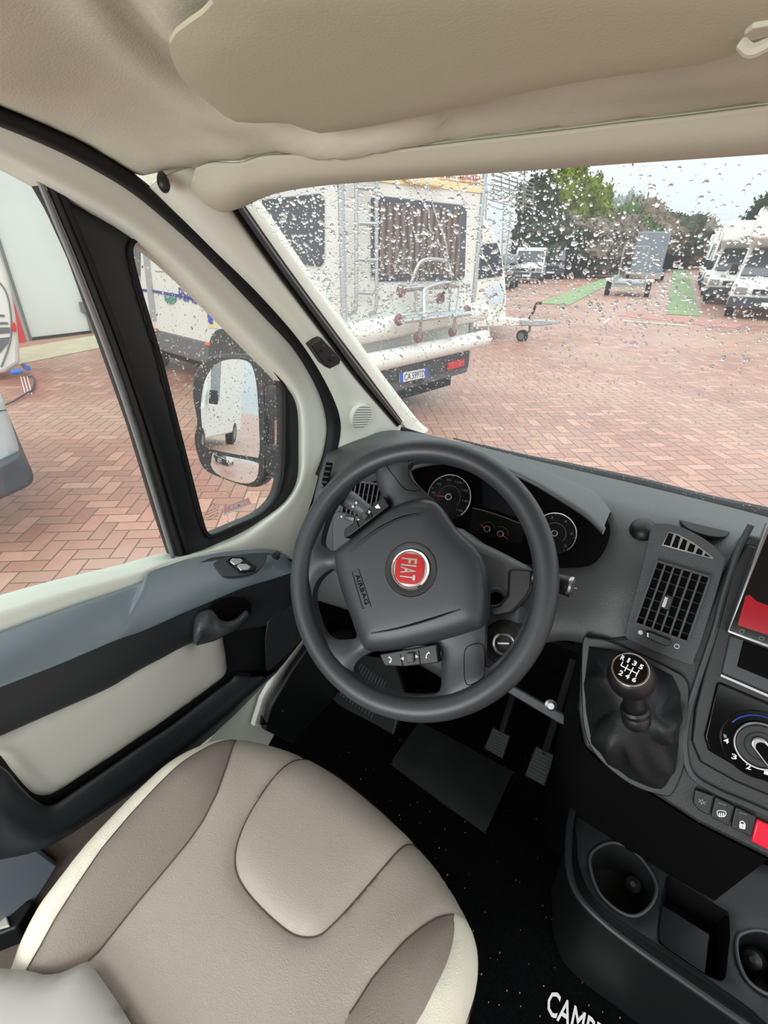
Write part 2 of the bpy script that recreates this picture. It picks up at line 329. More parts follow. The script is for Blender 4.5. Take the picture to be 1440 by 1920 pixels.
# ================================================================== STRUCTURE OF THE CAB
UPZ = Vector((0, 0, 1))
FG = Frame((0, 0, 0), (1, 0, 0), (0, 1, 0))        # horizontal frame, h = z
ground = mesh('ground_paving', [(-90, -40, -.6), (80, -40, -.6), (80, 160, -.6), (-90, 160, -.6)], [(0, 1, 2, 3)], 'paving'); tag(ground, kind='structure')
ground.data.polygons[0].select = False
# cab floor (carpet)
fl = MB(); fl.box((-.02, .12, -.01), (.74, 0, 0), (0, 1.03, 0), (0, 0, .01)); tag(fl.build('floor', 'carpet'), kind='structure')
# bulkhead in the dark footwell
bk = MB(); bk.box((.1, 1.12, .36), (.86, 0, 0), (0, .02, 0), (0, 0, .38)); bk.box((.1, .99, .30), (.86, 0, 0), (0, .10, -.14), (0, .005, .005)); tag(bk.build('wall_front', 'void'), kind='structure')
wb = MB(); wb.box((.95, -1.62, .75), (.62, 0, 0), (0, .02, 0), (0, 0, .85)); tag(wb.build('added_dark_panel', 'darkpan'), kind='structure')  # unseen panel, added so the glossy surfaces reflect something dark
FLo = Frame((-.735, 0, 0), (0, 1, 0), (0, 0, 1))
# headliner
def sm(t): t = np.clip(t, 0, 1); return t*t*(3-2*t)
VISX = [(470, -60), (400, 12), (330, 63), (318, 92), (330, 128), (352, 160), (400, 200), (440, 228), (500, 231), (528, 229), (556, 236), (590, 249), (622, 248), (700, 236), (830, 209), (960, 179), (1110, 150), (1290, 125), (1352, 113), (1384, 97), (1402, 84), (1440, 76), (1500, 66), (1600, 50), (1700, -60)]
FV = Frame((0, .5, 1.310), (1, 0, 0), Vector((0, .6, 0)).normalized()+Vector((0, 0, -.085)))   # visor underside plane
FVd = Frame(FV.o, (1, 0, 0), -FV.ey)              # same plane seen from below
vis2 = [FVd.px(u, v) for u, v in VISX]
VIS_W = np.array([tuple(FVd.at(p))[:2] for p in vis2])
def hy(x): return .72-.25*(x-.17)**2
def on_header(u, v, dy=0):
    y = .68
    for _ in range(20): y = hy(Y(u, v, y).x)+dy
    return Y(u, v, y)
HT = [(368, 312), (400, 303), (450, 303), (492, 291), (540, 288), (600, 288), (750, 277), (900, 260), (1050, 243), (1170, 228), (1300, 213), (1440, 195), (1620, 173), (1850, 145)]
rt = [on_header(u, v, -.055) for u, v in HT]
_SL = [X(u, v, -.703) for u, v in [(-420, 78), (-250, 118), (-100, 164), (0, 203), (75, 234), (150, 268), (240, 322), (290, 352)]]
def ceil_h(P, D=None):
    P = np.asarray(P); x, y = P[:, 0], P[:, 1]
    h = 1.372-.05*sm((-.40-x)/.28)-.052*sm((y-.40)/.20)-.012*sm((-.45-x)/.2)*sm((y-.35)/.15)
    d = edist(P, VIS_W); ins = pinside(P, VIS_W); sd_ = np.where(ins, -d, d)
    vz = 1.310+(.5-y)*.085
    k = sm((.035-sd_)/.04); h = h*(1-k)+(vz+.02)*k
    zl = np.interp(y, [p.y for p in _SL], [p.z for p in _SL]); k2 = sm((-.60-x)/.10); h = h*(1-k2)+(zl+.001)*k2
    yf = np.interp(x, [p.x for p in rt], [p.y for p in rt]); zf = np.interp(x, [p.x for p in rt], [p.z for p in rt]); k3 = sm((y-yf+.05)/.05); h = h*(1-k3)+(zf+.001)*k3; h = np.where(sd_ < .004, np.maximum(h, vz+.008), h)
    h = h-.012*np.exp(-((sd_-.05)/.025)**2)*(x < -.3)          # soft bulge round the visor recess
    return h
cout = [X(u, v, -.704) for u, v in [(-420, 80), (-250, 120), (-100, 168), (0, 208), (75, 238), (150, 272), (230, 318), (290, 352)]]+[X(284, 372, -.700), Y(326, 352, .605), Y(362, 330, .625)]+[p+Vector((0, .006, 0)) for p in rt[1:]]
co2 = [(p.x, p.y) for p in cout]+[(.75, .66), (.78, -.45), (-.72, -.45)]
tag(patch('ceiling', FG, co2, .014, ceil_h, 'headliner', thick=.012, off=1), kind='structure')
# sun visor
vr = root('sun_visor', FVd.at(vis2[8]), 'long beige padded sun visor folded up against the headliner', 'sun visor')
def visor_h(P, D): return .004*(1-np.exp(-D/.012))
vo = [tuple(p) for p in cr1(vis2, 150, True)]
patch('visor_pad', FVd, vo, .02, visor_h, 'visor', vr, rimdown=.003)
tube('visor_clip', [FVd.at(FVd.px(1396, 62), .004), FVd.at(FVd.px(1425, 56), .009), FVd.at(FVd.px(1475, 46), .004)], .0038, 'headliner', vr, 16, 8)
plate('clip_recess', FVd, [(1394, 66), (1410, 53), (1440, 48), (1500, 38), (1500, 60), (1440, 70), (1408, 78)], .003, .0062, 'headliner', vr, .001)
# windscreen curves
HB = [(372, 376), (410, 391), (442, 385), (478, 369), (520, 355), (600, 342), (750, 330), (900, 319), (1050, 308), (1170, 299), (1300, 290), (1440, 280), (1620, 268), (1850, 250)]
HT = [(368, 312), (400, 303), (450, 303), (492, 291), (540, 288), (600, 288), (750, 277), (900, 260), (1050, 243), (1170, 228), (1300, 213), (1440, 195), (1620, 173), (1850, 145)]
rb = [on_header(u, v) for u, v in HB]; rt = [on_header(u, v, -.055) for u, v in HT]
rm_ = [a.lerp(b, .45)+Vector((0, -.012, -.006)) for a, b in zip(rb, rt)]
rk = [p+Vector((0, .03, .01)) for p in rb]
tag(loft('trim_1', [rt, rm_, rb, rk], 'ctop', nu=110, nv=24, thick=.004), kind='structure')
# A pillar trim (trim_2)
PL = [(276, 356, -.702), (316, 396, -.702), (386, 462, -.702), (486, 558, -.702), (565, 650, -.702), (612, 734, -.702), (626, 795, -.702), (616, 850, -.702)]
PR = [(380, 310, -.655), (440, 386, -.655), (502, 474, -.655), (568, 566, -.655), (640, 660, -.655), (690, 718, -.655), (762, 798, -.655), (806, 822, -.65)]
pl_ = [X(*p) for p in PL]; pr_ = [X(*p) for p in PR]
pm1 = [a.lerp(b, .35)+Vector((.022, -.022, .0)) for a, b in zip(pl_, pr_)]; pm2 = [a.lerp(b, .75)+Vector((.018, -.018, 0)) for a, b in zip(pl_, pr_)]
PT = tag(loft('trim_2', [pl_, pm1, pm2, pr_], 'cream', nu=70, nv=20, thick=.003), kind='structure')
# upper collar between the pillar trim and the headliner
uc = [[Y(u, v, .62) for u, v in [(285, 345), (325, 322), (372, 306)]], [Y(u, v, .60) for u, v in [(320, 390), (372, 372), (412, 392)]]]
FCo_ = Frame((-.7, .645, 1.2), (1, 0, 0), UPZ)
tag(plate('trim_6', FCo_, [(262, 318), (300, 300), (400, 298), (440, 340), (436, 392), (380, 402), (320, 392), (280, 362)], -.01, 0, 'ctop'), kind='structure')
tag(loft('trim_3', uc, 'ctop', nu=16, nv=6, thick=.003), kind='structure')
# windscreen frame beyond the blind: white strip, then glass
WS = [(452, 360, -.648), (476, 383, -.648), (560, 502, -.65), (648, 622, -.65), (705, 700, -.65), (776, 790, -.645), (800, 812, -.64)]
WT = [(425, 362, -.655), (452, 385, -.655), (535, 502, -.657), (624, 622, -.657), (682, 700, -.657), (752, 790, -.652), (778, 818, -.645)]
tag(loft('trim_4', [[X(*p) for p in WT], [X(*p)+Vector((.004, -.004, 0)) for p in WT], [X(*p) for p in WS], [X(*p)+Vector((-.01, .03, 0)) for p in WS]], 'creamw', nu=60, thick=.003), kind='structure')
# glass: from the header down to the cowl
G0 = [on_header(u, v)+Vector((0, .012, 0)) for u, v in [(440, 372)]+HB[3:]]
GB = [(770, 800, 1.0), (800, 812, 1.02), (860, 830, 1.03), (930, 847, 1.035), (1000, 863, 1.035), (1060, 877, 1.035), (1120, 892, 1.035), (1180, 906, 1.035), (1240, 921, 1.035), (1300, 935, 1.03), (1440, 970, 1.03), (1650, 1030, 1.02)]
G0r = rs(G0, 60); G1r = rs([Y(*p) for p in GB], 60)
def bulge(t): return .035*4*t*(1-t)
grow = []
for t in np.linspace(-.03, 1.05, 28):
    r = [Vector(a).lerp(Vector(b), t) for a, b in zip(G0r, G1r)]
    grow.append([p+Vector((0, .7, .7))*bulge(min(max(t, 0), 1))*.6 for p in r])
tag(loft('window_1', grow, 'glass', nu=None), kind='structure')
def on_glass(s, t):     # 0..1 left-right, 0..1 top-bottom
    j = s*59; i = (t+.03)/1.08*27; j0 = min(int(j), 58); i0 = min(int(i), 26); a, b = j-j0, i-i0
    g = lambda q, r: grow[q][r]
    return (g(i0, j0)*(1-a)+g(i0, j0+1)*a)*(1-b)+(g(i0+1, j0)*(1-a)+g(i0+1, j0+1)*a)*b
# lower black seal of the windscreen
tube('windscreen_seal', [Y(u, v, y) for u, v, y in [(752, 803, .985), (800, 818, 1.0), (860, 834, 1.01), (1000, 868, 1.015), (1120, 897, 1.015), (1240, 927, 1.015), (1440, 977, 1.01), (1650, 1038, 1.0)]], .005, 'rubber', None, 70, 8)
tag(bpy.data.objects['windscreen_seal'], 'black rubber seal running along the foot of the windscreen behind the dashboard', 'seal')
tube('wiper_cowl', [Y(u, v, y) for u, v, y in [(850, 822, 1.05), (985, 856, 1.06), (1060, 873, 1.07), (1200, 903, 1.07), (1330, 936, 1.07), (1440, 960, 1.07), (1600, 1005, 1.06)]], lambda t: .002+.007*min(1, t*3), 'black', None, 50, 8)
tag(bpy.data.objects['wiper_cowl'], 'wet black plastic cowl strip outside along the bottom of the windscreen', 'cowl')
# black door seal along pillar and roof
ST_ = [(-420, 78), (-250, 118), (-100, 164), (0, 203), (75, 234), (150, 268), (240, 322), (320, 386), (400, 450), (500, 546), (580, 640), (624, 728), (637, 795), (626, 850), (606, 890)]
SB_ = [(-420, 110), (-250, 152), (-100, 194), (0, 232), (75, 263), (150, 299), (240, 352), (310, 408), (392, 484), (492, 588), (556, 660), (598, 735), (613, 795), (606, 850), (592, 890)]
a = [X(u, v, -.703) for u, v in ST_]; b = [X(u, v, -.715) for u, v in SB_]
seal = loft('door_seal', [a, [p.lerp(q, .3)+Vector((.012, -.003, -.004)) for p, q in zip(a, b)], [p.lerp(q, .7)+Vector((.012, -.003, -.004)) for p, q in zip(a, b)], b], 'rubber', nu=90, nv=12, thick=.003)
tag(seal, 'thick black rubber door seal curving from roof down to dashboard', 'seal')
# blind track on the pillar
bt = root('blind_track', X(648, 699, -.652), 'dark grey blind guide track running down beside the windscreen', 'blind track')
TL = [(418, 362), (434, 392), (520, 514), (612, 636), (668, 712), (745, 800)]; TR = [(440, 362), (458, 388), (540, 505), (628, 624), (686, 700), (753, 790)]
tl = [X(u, v, -.650) for u, v in TL]; tr = [X(u, v, -.650) for u, v in TR]
for k, (f0, f1, mm, hh) in enumerate([(0, .28, 'rubber', .006), (.28, .62, 'bframe', .013), (.66, .8, 'steel', .011), (.84, 1.0, 'bframe', .009)]):
    A = [p.lerp(q, f0) for p, q in zip(tl, tr)]; B = [p.lerp(q, f1) for p, q in zip(tl, tr)]; U = Vector((.6, -.5, .25)).normalized()*hh
    loft(['seal_lip', 'rail', 'rail_groove', 'outer_rail'][k], [A, [p+U for p in A], [p+U for p in B], B], mm, bt, nu=50)
mb = MB(); e = tr[-1]; mb.box(e+Vector((.0, -.004, .0)), (.006, 0, 0), (0, .010, 0), (0, 0, .004)); mb.build('end_stop', 'cream', bt, .002)
# pillar fittings
FP = Frame(X(610, 665, -.662), (X(660, 735, -.66)-X(560, 600, -.66)), (X(650, 640, -.655)-X(580, 690, -.675)))
if FP.n.dot(CAM-FP.o) < 0: FP = Frame(FP.o, FP.ex, -FP.ey)
ps = root('pillar_switch', FP.o, 'small black twin push catch set into the cream windscreen pillar', 'catch')
plate('catch_body', FP, [(583, 648), (603, 633), (640, 672), (637, 683), (619, 692), (607, 683)], .006, .024, 'black', ps, .002)
for c in [(605, 654), (622, 672)]:
    q = FP.px(*c, .024); prism('push_button', FP, disc(FP, q, .0075, 20), .024, .027, 'gloss', ps, .001)
    prism('button_ring', FP, [(q[0]+math.cos(t)*.009, q[1]+math.sin(t)*.009) for t in np.linspace(0, 2*math.pi, 20)[:-1]], .0235, .0248, 'dark', ps)
FQ = Frame(X(680, 781, -.655), (X(735, 795, -.655)-X(640, 800, -.675)), (X(668, 745, -.65)-X(690, 815, -.66)))
if FQ.n.dot(CAM-FQ.o) < 0: FQ = Frame(FQ.o, FQ.ex, -FQ.ey)
tw = root('tweeter_grille', FQ.o, 'round slatted cream speaker grille low on the windscreen pillar', 'speaker')
c = [(661, 782), (668, 766), (684, 759), (697, 768), (697, 785), (688, 798), (673, 803), (663, 797)]
o2 = [FQ.px(u, v, .006) for u, v in c]; o2 = [tuple(p) for p in cr1(o2, 32, True)]
prism('grille_body', FQ, o2, -.005, .006, 'cream', tw, .001)
cc_ = np.mean(np.array(o2), 0); rx = max(p[0] for p in o2)-cc_[0]; ry = max(p[1] for p in o2)-cc_[1]
for k in range(9):
    yy = -.8+1.6*k/8; xx = math.sqrt(max(.05, 1-yy*yy))*.86; p = cc_+np.array([0, yy*ry])
    prism('slot', FQ, [(p[0]-xx*rx, p[1]-.0006), (p[0]+xx*rx, p[1]-.0006), (p[0]+xx*rx, p[1]+.0006), (p[0]-xx*rx, p[1]+.0006)], .0058, .0064, 'dark', tw)
cs_ = root('coat_hook', Y(306, 343, .47), 'small black plastic hook where headliner meets the cream pillar', 'hook')
tube('hook_body', [Y(303, 328, .475), Y(305, 338, .468), Y(308, 348, .466), Y(309, 355, .47)], lambda t: .0062*(.75+math.sin(t*3)*.5), 'black', cs_, 14, 12)
lathe('hook_base', Y(304, 336, .475), (0, 1, .2), [(.004, 0), (.004, .01), (.003, .02)], 'black', cs_)
# ================================================================== DRIVER'S DOOR
door = root('driver_door', (-.74, .45, .3), 'driver door with cream window frame, black armrest band and light grey vinyl pocket panel', 'door')
FO = [(-250, 150), (-100, 190), (0, 230), (75, 260), (150, 292), (240, 346), (330, 418), (430, 513), (500, 588), (560, 658), (601, 730), (613, 790), (606, 850), (587, 930), (566, 990), (549, 1048), (500, 1036), (400, 1041), (310, 1066), (262, 1103), (130, 1150), (0, 1197), (-150, 1253)]
FI = [(-250, 205), (-100, 262), (0, 305), (75, 345), (150, 388), (230, 434), (320, 502), (415, 596), (485, 668), (535, 722), (556, 765), (559, 840), (556, 900), (532, 942), (480, 982), (440, 1005), (400, 1022), (370, 1034), (300, 1052), (240, 1070), (120, 1100), (0, 1135), (-150, 1185)]
a = [X(u, v, -.718) for u, v in FO]; b = [X(u, v, -.757) for u, v in FI]
m1 = [X(*(np.array(p)*.6+np.array(q)*.4), -.722) for p, q in zip(FO, FI)]; m2 = [X(*(np.array(p)*.18+np.array(q)*.82), -.728) for p, q in zip(FO, FI)]
loft('window_surround', [a, m1, m2, b, [p+Vector((-.03, 0, 0)) for p in b]], 'cream', door, nu=130, nv=26)
# black divider and quarter-light frame
FD = Frame((-.765, .5, .9), (0, 1, 0), (0, 0, 1))
QL = [(241, 478), (244, 456), (252, 449), (264, 452), (300, 480), (350, 525), (400, 577), (450, 628), (500, 682), (526, 716), (531, 750), (530, 860), (524, 905), (512, 938), (484, 965), (440, 985), (405, 1000), (392, 1003), (382, 996), (372, 965), (350, 880), (320, 765), (290, 650), (262, 560)]
qh = [FD.px(u, v) for u, v in QL]; qh = [tuple(p) for p in cr1(qh, 96, True)]
FRM = [(60, 325), (150, 380), (240, 432), (335, 505), (430, 600), (500, 675), (552, 735), (570, 765), (572, 905), (545, 950), (480, 990), (410, 1025), (330, 1060), (300, 970), (250, 800), (200, 655), (140, 485), (100, 395)]
fo = [FD.px(u, v) for u, v in FRM]
patch('divider_frame', FD, fo, .012, lambda P, D: .010*(1-np.exp(-D/.006))*np.ones(len(P)), 'bframe', door, [qh], rimdown=.02)
tube('frame_bead', [FD.at(p, .006) for p in qh[::3]], .004, 'rubber', door, 120, 8, True)
for k, (du, mm, r) in enumerate([(4, 'steel', .004), (20, 'black', .005), (34, 'rubber', .006)]):
    tube('glass_channel', [FD.at(FD.px(u+du, v, .014), .012) for u, v in [(66, 325), (100, 408), (140, 505), (200, 663), (250, 810), (300, 975), (322, 1048)]], r, mm, door, 40, 8)
qg = prism('quarter_glass', FD, qh, -.006, -.004, 'glass2', door)
mg = [FD.px(u, v) for u, v in [(-260, 190), (0, 295), (75, 335), (110, 400), (200, 655), (250, 800), (300, 970), (325, 1045), (200, 1095), (0, 1145), (-260, 1230)]]
prism('main_glass', FD, mg, -.012, -.009, 'glass2', door)
# stickers on the quarter light
FD2 = FD
text('sticker_text', FD2, 'GEMINI', (463, 944), (432, 955), .0075, -.003, 'white', door, flip=True, bold=.02)
plate('sticker', FD2, [(419, 952), (466, 933), (471, 944), (420, 967)], -.004, -.0034, mat('sticker_pink', (236, 178, 182), .5), door)
prism('sticker_band', FD2, [FD2.px(u, v) for u, v in [(420, 965), (466, 947), (467, 949), (421, 968)]], -.0035, -.003, 'white', door)
for k, (s_, p0, p1, hh) in enumerate([('E2 43R-00149', (411, 951), (389, 961), .0028), ('DOT-24 M-50', (409, 957), (388, 966), .0026), ('AS2 TEMPERLITE', (410, 962), (387, 973), .0028), ('E9 AS3', (408, 968), (390, 976), .0026)]):
    text('glass_mark', FD2, s_, p0, p1, hh, -.003, 'dark', door, flip=True)
tube('glass_mark_ring', [FD2.at(tuple(np.array(FD2.px(401, 948))+np.array([math.cos(t), math.sin(t)])*.0045), -.003) for t in np.linspace(0, 6.28, 14)[:-1]], .0004, 'dark', door, 30, 5, True)
# lower door
FL = Frame((-.70, .5, .5), (0, 1, 0), (0, 0, 1))
LO = [(-220, 1290), (0, 1200), (130, 1152), (262, 1105), (320, 1075), (400, 1045), (500, 1036), (549, 1050), (560, 1130), (567, 1200), (530, 1248), (480, 1300), (400, 1378), (320, 1440), (180, 1530), (110, 1575), (60, 1600), (0, 1612), (-220, 1640)]
patch('door_panel', FL, [FL.px(u, v) for u, v in LO], .02, lambda P, D: .012*(1-np.exp(-D/.02)), 'black', door, thick=.02)
AA = [(-150, 1243), (0, 1187), (130, 1140), (255, 1097), (270, 1083), (278, 1075), (310, 1064), (360, 1048), (420, 1036), (480, 1031), (520, 1034), (546, 1048), (552, 1062)]
AB = [(-150, 1350), (0, 1286), (110, 1243), (205, 1203), (235, 1191), (262, 1182), (300, 1166), (354, 1142), (410, 1119), (460, 1099), (505, 1086), (538, 1076), (549, 1072)]
AC = [(-150, 1442), (0, 1380), (110, 1332), (200, 1292), (235, 1272), (262, 1256), (300, 1236), (354, 1208), (410, 1190), (460, 1178), (505, 1170), (538, 1150), (549, 1120)]
ra = [X(u, v, -.716) for u, v in AA]; ra2 = [X(u, v, -.708) for u, v in [(p[0], p[1]+2) for p in AA]]
rm2 = [X(*(np.array(p)*.45+np.array(q)*.55), -.668) for p, q in zip(AA, AB)]; rbb = [X(u, v, -.645) for u, v in AB]
loft('armrest', [ra, ra2, rm2, rbb, [p+Vector((-.006, 0, -.004)) for p in rbb]], 'armr', door, nu=90, nv=26)
rb2 = [p+Vector((-.003, 0, -.003)) for p in rbb]; rc = [X(u, v, -.672) for u, v in AC]
loft('armrest_front', [rb2, [p.lerp(q, .5)+Vector((.004, 0, 0)) for p, q in zip(rb2, rc)], rc, [p+Vector((-.02, 0, 0)) for p in rc]], 'dfront', door, nu=90, nv=16)
FLP = Frame((-.688, .4, .45), (0, 1, 0), (0, 0, 1))
lp = [(-120, 1424), (0, 1384), (100, 1336), (200, 1288), (290, 1238), (350, 1207), (372, 1205), (417, 1188), (426, 1215), (430, 1245), (429, 1268), (400, 1292), (333, 1342), (270, 1386), (208, 1428), (150, 1466), (110, 1492), (88, 1498), (64, 1491), (29, 1452), (0, 1418), (-60, 1400)]
lpq = [tuple(p) for p in cr1([FLP.px(u, v, .01) for u, v in lp], 110, True)]
patch('light_panel', FLP, lpq, .012, lambda P, D: .012*(1-np.exp(-D/.012))+.0015*np.sin(P[:, 0]*40)*np.exp(-((P[:, 0]-.45)/.08)**2), 'lpanel', door, rimdown=.01)
RU = [(-120, 1418), (-40, 1418), (10, 1442), (40, 1476), (70, 1502), (98, 1508), (140, 1482), (208, 1436), (270, 1393), (333, 1350), (400, 1298), (432, 1274), (445, 1262), (470, 1262)]
RD = [(-120, 1490), (-60, 1508), (0, 1545), (30, 1566), (70, 1575), (120, 1560), (170, 1530), (240, 1482), (300, 1438), (360, 1392), (425, 1340), (462, 1306), (485, 1286), (500, 1268)]
RX = [(-120, 1640), (-60, 1625), (0, 1612), (40, 1604), (80, 1592), (130, 1566), (190, 1526), (250, 1486), (310, 1446), (370, 1402), (435, 1345), (480, 1300), (505, 1275), (525, 1255)]
u_ = [X(a, b, -.68) for a, b in RU]; u2 = [X(a, b+6, -.665) for a, b in RU]; d_ = [X(a, b, -.655) for a, b in RD]; x_ = [X(a, b, -.70) for a, b in RX]
loft('pocket_rim', [u_, u2, [p.lerp(q, .5)+Vector((.004, 0, .002)) for p, q in zip(u2, d_)], d_, x_], 'darks', door, nu=100, nv=28)
# door handle
FH = Frame((-.650, .5, .5), (0, 1, 0), (0, 0, 1))
hr = [(392, 1148), (400, 1132), (430, 1122), (462, 1124), (472, 1140), (462, 1165), (440, 1185), (400, 1196), (372, 1200), (366, 1180), (376, 1156)]
plate('handle_recess', FH, hr, .003, .006, 'void', door, .001, smooth=50)
loft('door_handle', [[X(u, v, x) for u, v, x in [(366, 1204, -.655), (367, 1175, -.652), (372, 1153, -.650), (385, 1145, -.648), (396, 1146, -.646), (402, 1155, -.640), (410, 1164, -.634), (425, 1168, -.630), (443, 1162, -.630), (458, 1148, -.636), (462, 1147, -.64)]],
     [X(u, v, x) for u, v, x in [(366, 1206, -.64), (372, 1190, -.632), (378, 1178, -.630), (388, 1172, -.628), (400, 1174, -.626), (410, 1176, -.622), (420, 1178, -.620), (432, 1176, -.620), (447, 1168, -.622), (459, 1155, -.628), (463, 1150, -.634)]],
     [X(u, v, x) for u, v, x in [(367, 1207, -.655), (380, 1204, -.652), (392, 1201, -.650), (402, 1198, -.648), (410, 1194, -.646), (418, 1190, -.642), (426, 1186, -.640), (436, 1181, -.638), (450, 1172, -.638), (461, 1158, -.640), (464, 1152, -.642)]]], 'dark', door, nu=50, nv=14, thick=.004)
# window switches + mirror knob
FS = Frame(X(455, 1062, -.676), (X(520, 1040, -.68)-X(390, 1080, -.676)), (X(448, 1040, -.71)-X(458, 1085, -.66)))
if FS.n.dot(CAM-FS.o) < 0: FS = Frame(FS.o, FS.ex, -FS.ey)
sw = [(398, 1052), (424, 1044), (470, 1037), (500, 1040), (492, 1062), (468, 1076), (430, 1081), (412, 1073)]
plate('switch_plate', FS, sw, .000, .0035, 'darks', door, .001, smooth=40)
plate('switch_bezel', FS, [(425, 1050), (434, 1044), (457, 1044), (482, 1063), (478, 1070), (454, 1072)], .003, .006, 'gloss', door, .001)
for q in ([(431, 1051), (436, 1046), (452, 1046), (457, 1052), (449, 1058), (441, 1059)], [(444, 1060), (450, 1056), (462, 1056), (472, 1063), (466, 1069), (453, 1069)]):
    plate('window_switch', FS, q, .005, .011, 'satin', door, .002)
kp = FS.at(FS.px(517, 1043, .004), .003)
lathe('mirror_knob', kp, FS.n, [(.009, 0), (.009, .003), (.0065, .004), (.006, .012), (.004, .0135)], 'black', door, 24)
# speaker mesh in the front of the door
FM = Frame((-.668, .62, .45), (0, 1, 0), (0, 0, 1))
grl = [(503, 1165), (520, 1150), (545, 1135), (557, 1135), (562, 1200), (540, 1228), (500, 1262), (498, 1200)]
plate('speaker_mesh', FM, grl, .0, .004, 'black', door, .002)
mb = MB()
gq = [FM.px(u, v, .004) for u, v in grl]; G_ = np.array(gq)
for x in np.arange(G_[:, 0].min(), G_[:, 0].max(), .0045):
    for y in np.arange(G_[:, 1].min(), G_[:, 1].max(), .0045):
        if pinside([(x, y)], gq)[0]: mb.box(FM.at((x, y), .0043), (0, .0012, 0), (0, 0, .0012), (.0006, 0, 0))
so_ = mb.build('mesh_dots', 'dark', door, smooth=False)
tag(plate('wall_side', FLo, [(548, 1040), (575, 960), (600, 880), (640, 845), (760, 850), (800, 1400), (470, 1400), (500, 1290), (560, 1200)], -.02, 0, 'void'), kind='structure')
tag(prism('wall_sill', FLo, [(-.9, -.35), (.62, -.35), (.62, .10), (.30, .30), (-.9, .36)], -.02, .0, 'taupe'), kind='structure')
# lower cream body side and black kick panel
FK = Frame((-.725, .5, .2), (0, 1, 0), (0, 0, 1))
bs = plate('wall_left', FK, [(330, 1460), (440, 1330), (520, 1245), (560, 1190), (588, 1168), (600, 1230), (560, 1300), (520, 1370), (480, 1440)], -.01, .0, 'cream', None, .004); tag(bs, kind='structure')
FK2 = Frame((-.705, .5, .2), (0, 1, 0), (0, 0, 1))
tag(plate('trim_5', FK2, [(476, 1362), (492, 1310), (520, 1262), (560, 1208), (582, 1185), (592, 1200), (556, 1262), (524, 1306), (505, 1362)], -.01, .004, 'creamw', None, .003), kind='structure')
FK3 = Frame((-.67, .6, .2), (0, 1, 0), (0, 0, 1))
kp_ = root('kick_panel', X(530, 1333, -.67), 'black plastic kick panel with one screw ahead of the door opening', 'panel')
plate('panel_body', FK3, [(498, 1370), (510, 1325), (545, 1262), (585, 1205), (660, 1180), (680, 1300), (640, 1390), (560, 1400)], -.02, .0, 'black', kp_, .005)
q = FK3.px(530, 1333); lathe('screw', FK3.at(q), FK3.n, [(.004, 0), (.004, .0015), (.002, .002), (.002, .0005)], 'satin', kp_, 16)
plate('hook', FK3, [(490, 1360), (492, 1342), (497, 1352), (508, 1360)], 0, .006, 'rubber', kp_, .001)
# seat-side floor panel bottom left
FB = Frame((-.725, 0, .17), (0, 1, 0), (0, 0, 1))
sb = root('seat_side_step', Z(40, 1650, .17), 'pale grey plastic step panel between door and driver seat', 'step')
plate('step_panel', FB, [(-120, 1600), (0, 1590), (60, 1585), (110, 1622), (60, 1700), (0, 1740), (-120, 1760)], -.006, .004, 'seatbox', sb, .004)
FB2 = Frame((-.60, 0, .22), (1, 0, 0), (0, 1, 0))
br = root('seat_bracket', Z(10, 1720, .22), 'dark seat mounting bracket with a pale window left of seat base', 'bracket')
plate('bracket_body', FB2, [(-100, 1650), (5, 1658), (62, 1692), (30, 1740), (-100, 1790)], -.05, 0, 'black', br, .004)
plate('bracket_plate', FB2, [(-100, 1690), (4, 1694), (18, 1735), (-100, 1770)], 0, .006, 'lpanel', br, .002)
# ================================================================== DASHBOARD
dash = root('dashboard', (0, .85, .78), 'dark grey textured dashboard with instrument binnacle and square air vents', 'dashboard')
R0 = [(634, 832, .90), (690, 822, .95), (750, 814, .98), (860, 836, 1.0), (1000, 871, 1.0), (1120, 900, 1.0), (1200, 919, 1.0), (1300, 944, 1.0), (1440, 981, 1.0), (1650, 1045, 1.0)]
R1 = [(622, 845, .86), (680, 834, .9), (745, 828, .93), (850, 848, .93), (990, 888, .93), (1120, 920, .92), (1195, 940, .92), (1290, 962, .92), (1430, 1000, .92), (1640, 1062, .92)]
R2 = [(610, 872, .80), (665, 856, .83), (740, 852, .84), (850, 870, .84), (990, 910, .83), (1110, 945, .84), (1190, 968, .84), (1285, 988, .84), (1420, 1025, .84), (1620, 1085, .84)]
R3 = [(594, 935, .74), (650, 925, .75), (740, 930, .77), (850, 945, .79), (985, 985, .80), (1090, 1020, .79), (1170, 1042, .775), (1255, 1062, .775), (1380, 1100, .775), (1600, 1160, .775)]
R4 = [(580, 1020, .70), (640, 1020, .70), (740, 1040, .72), (850, 1060, .74), (985, 1080, .74), (1075, 1110, .73), (1150, 1120, .725), (1225, 1145, .73), (1350, 1185, .73), (1580, 1240, .73)]
R5 = [(572, 1110, .69), (640, 1130, .68), (740, 1160, .68), (850, 1180, .68), (985, 1195, .68), (1060, 1190, .70), (1130, 1205, .70), (1200, 1225, .70), (1330, 1270, .70), (1560, 1330, .70)]
rows = [[Y(*p) for p in r] for r in (R0, R1, R2, R3, R4, R5)]; rows.append([p+Vector((0, .12, -.02)) for p in rows[-1]])
loft('dash_body', rows, 'dash', dash, nu=130, nv=60, thick=.01)
# centre stack frame (tilted plane)
SEY = Vector((0, .18, .30)).normalized()
ST = Frame((.1, .775, .83), (1, 0, 0), SEY)
def up_(x, y): return (x, y)
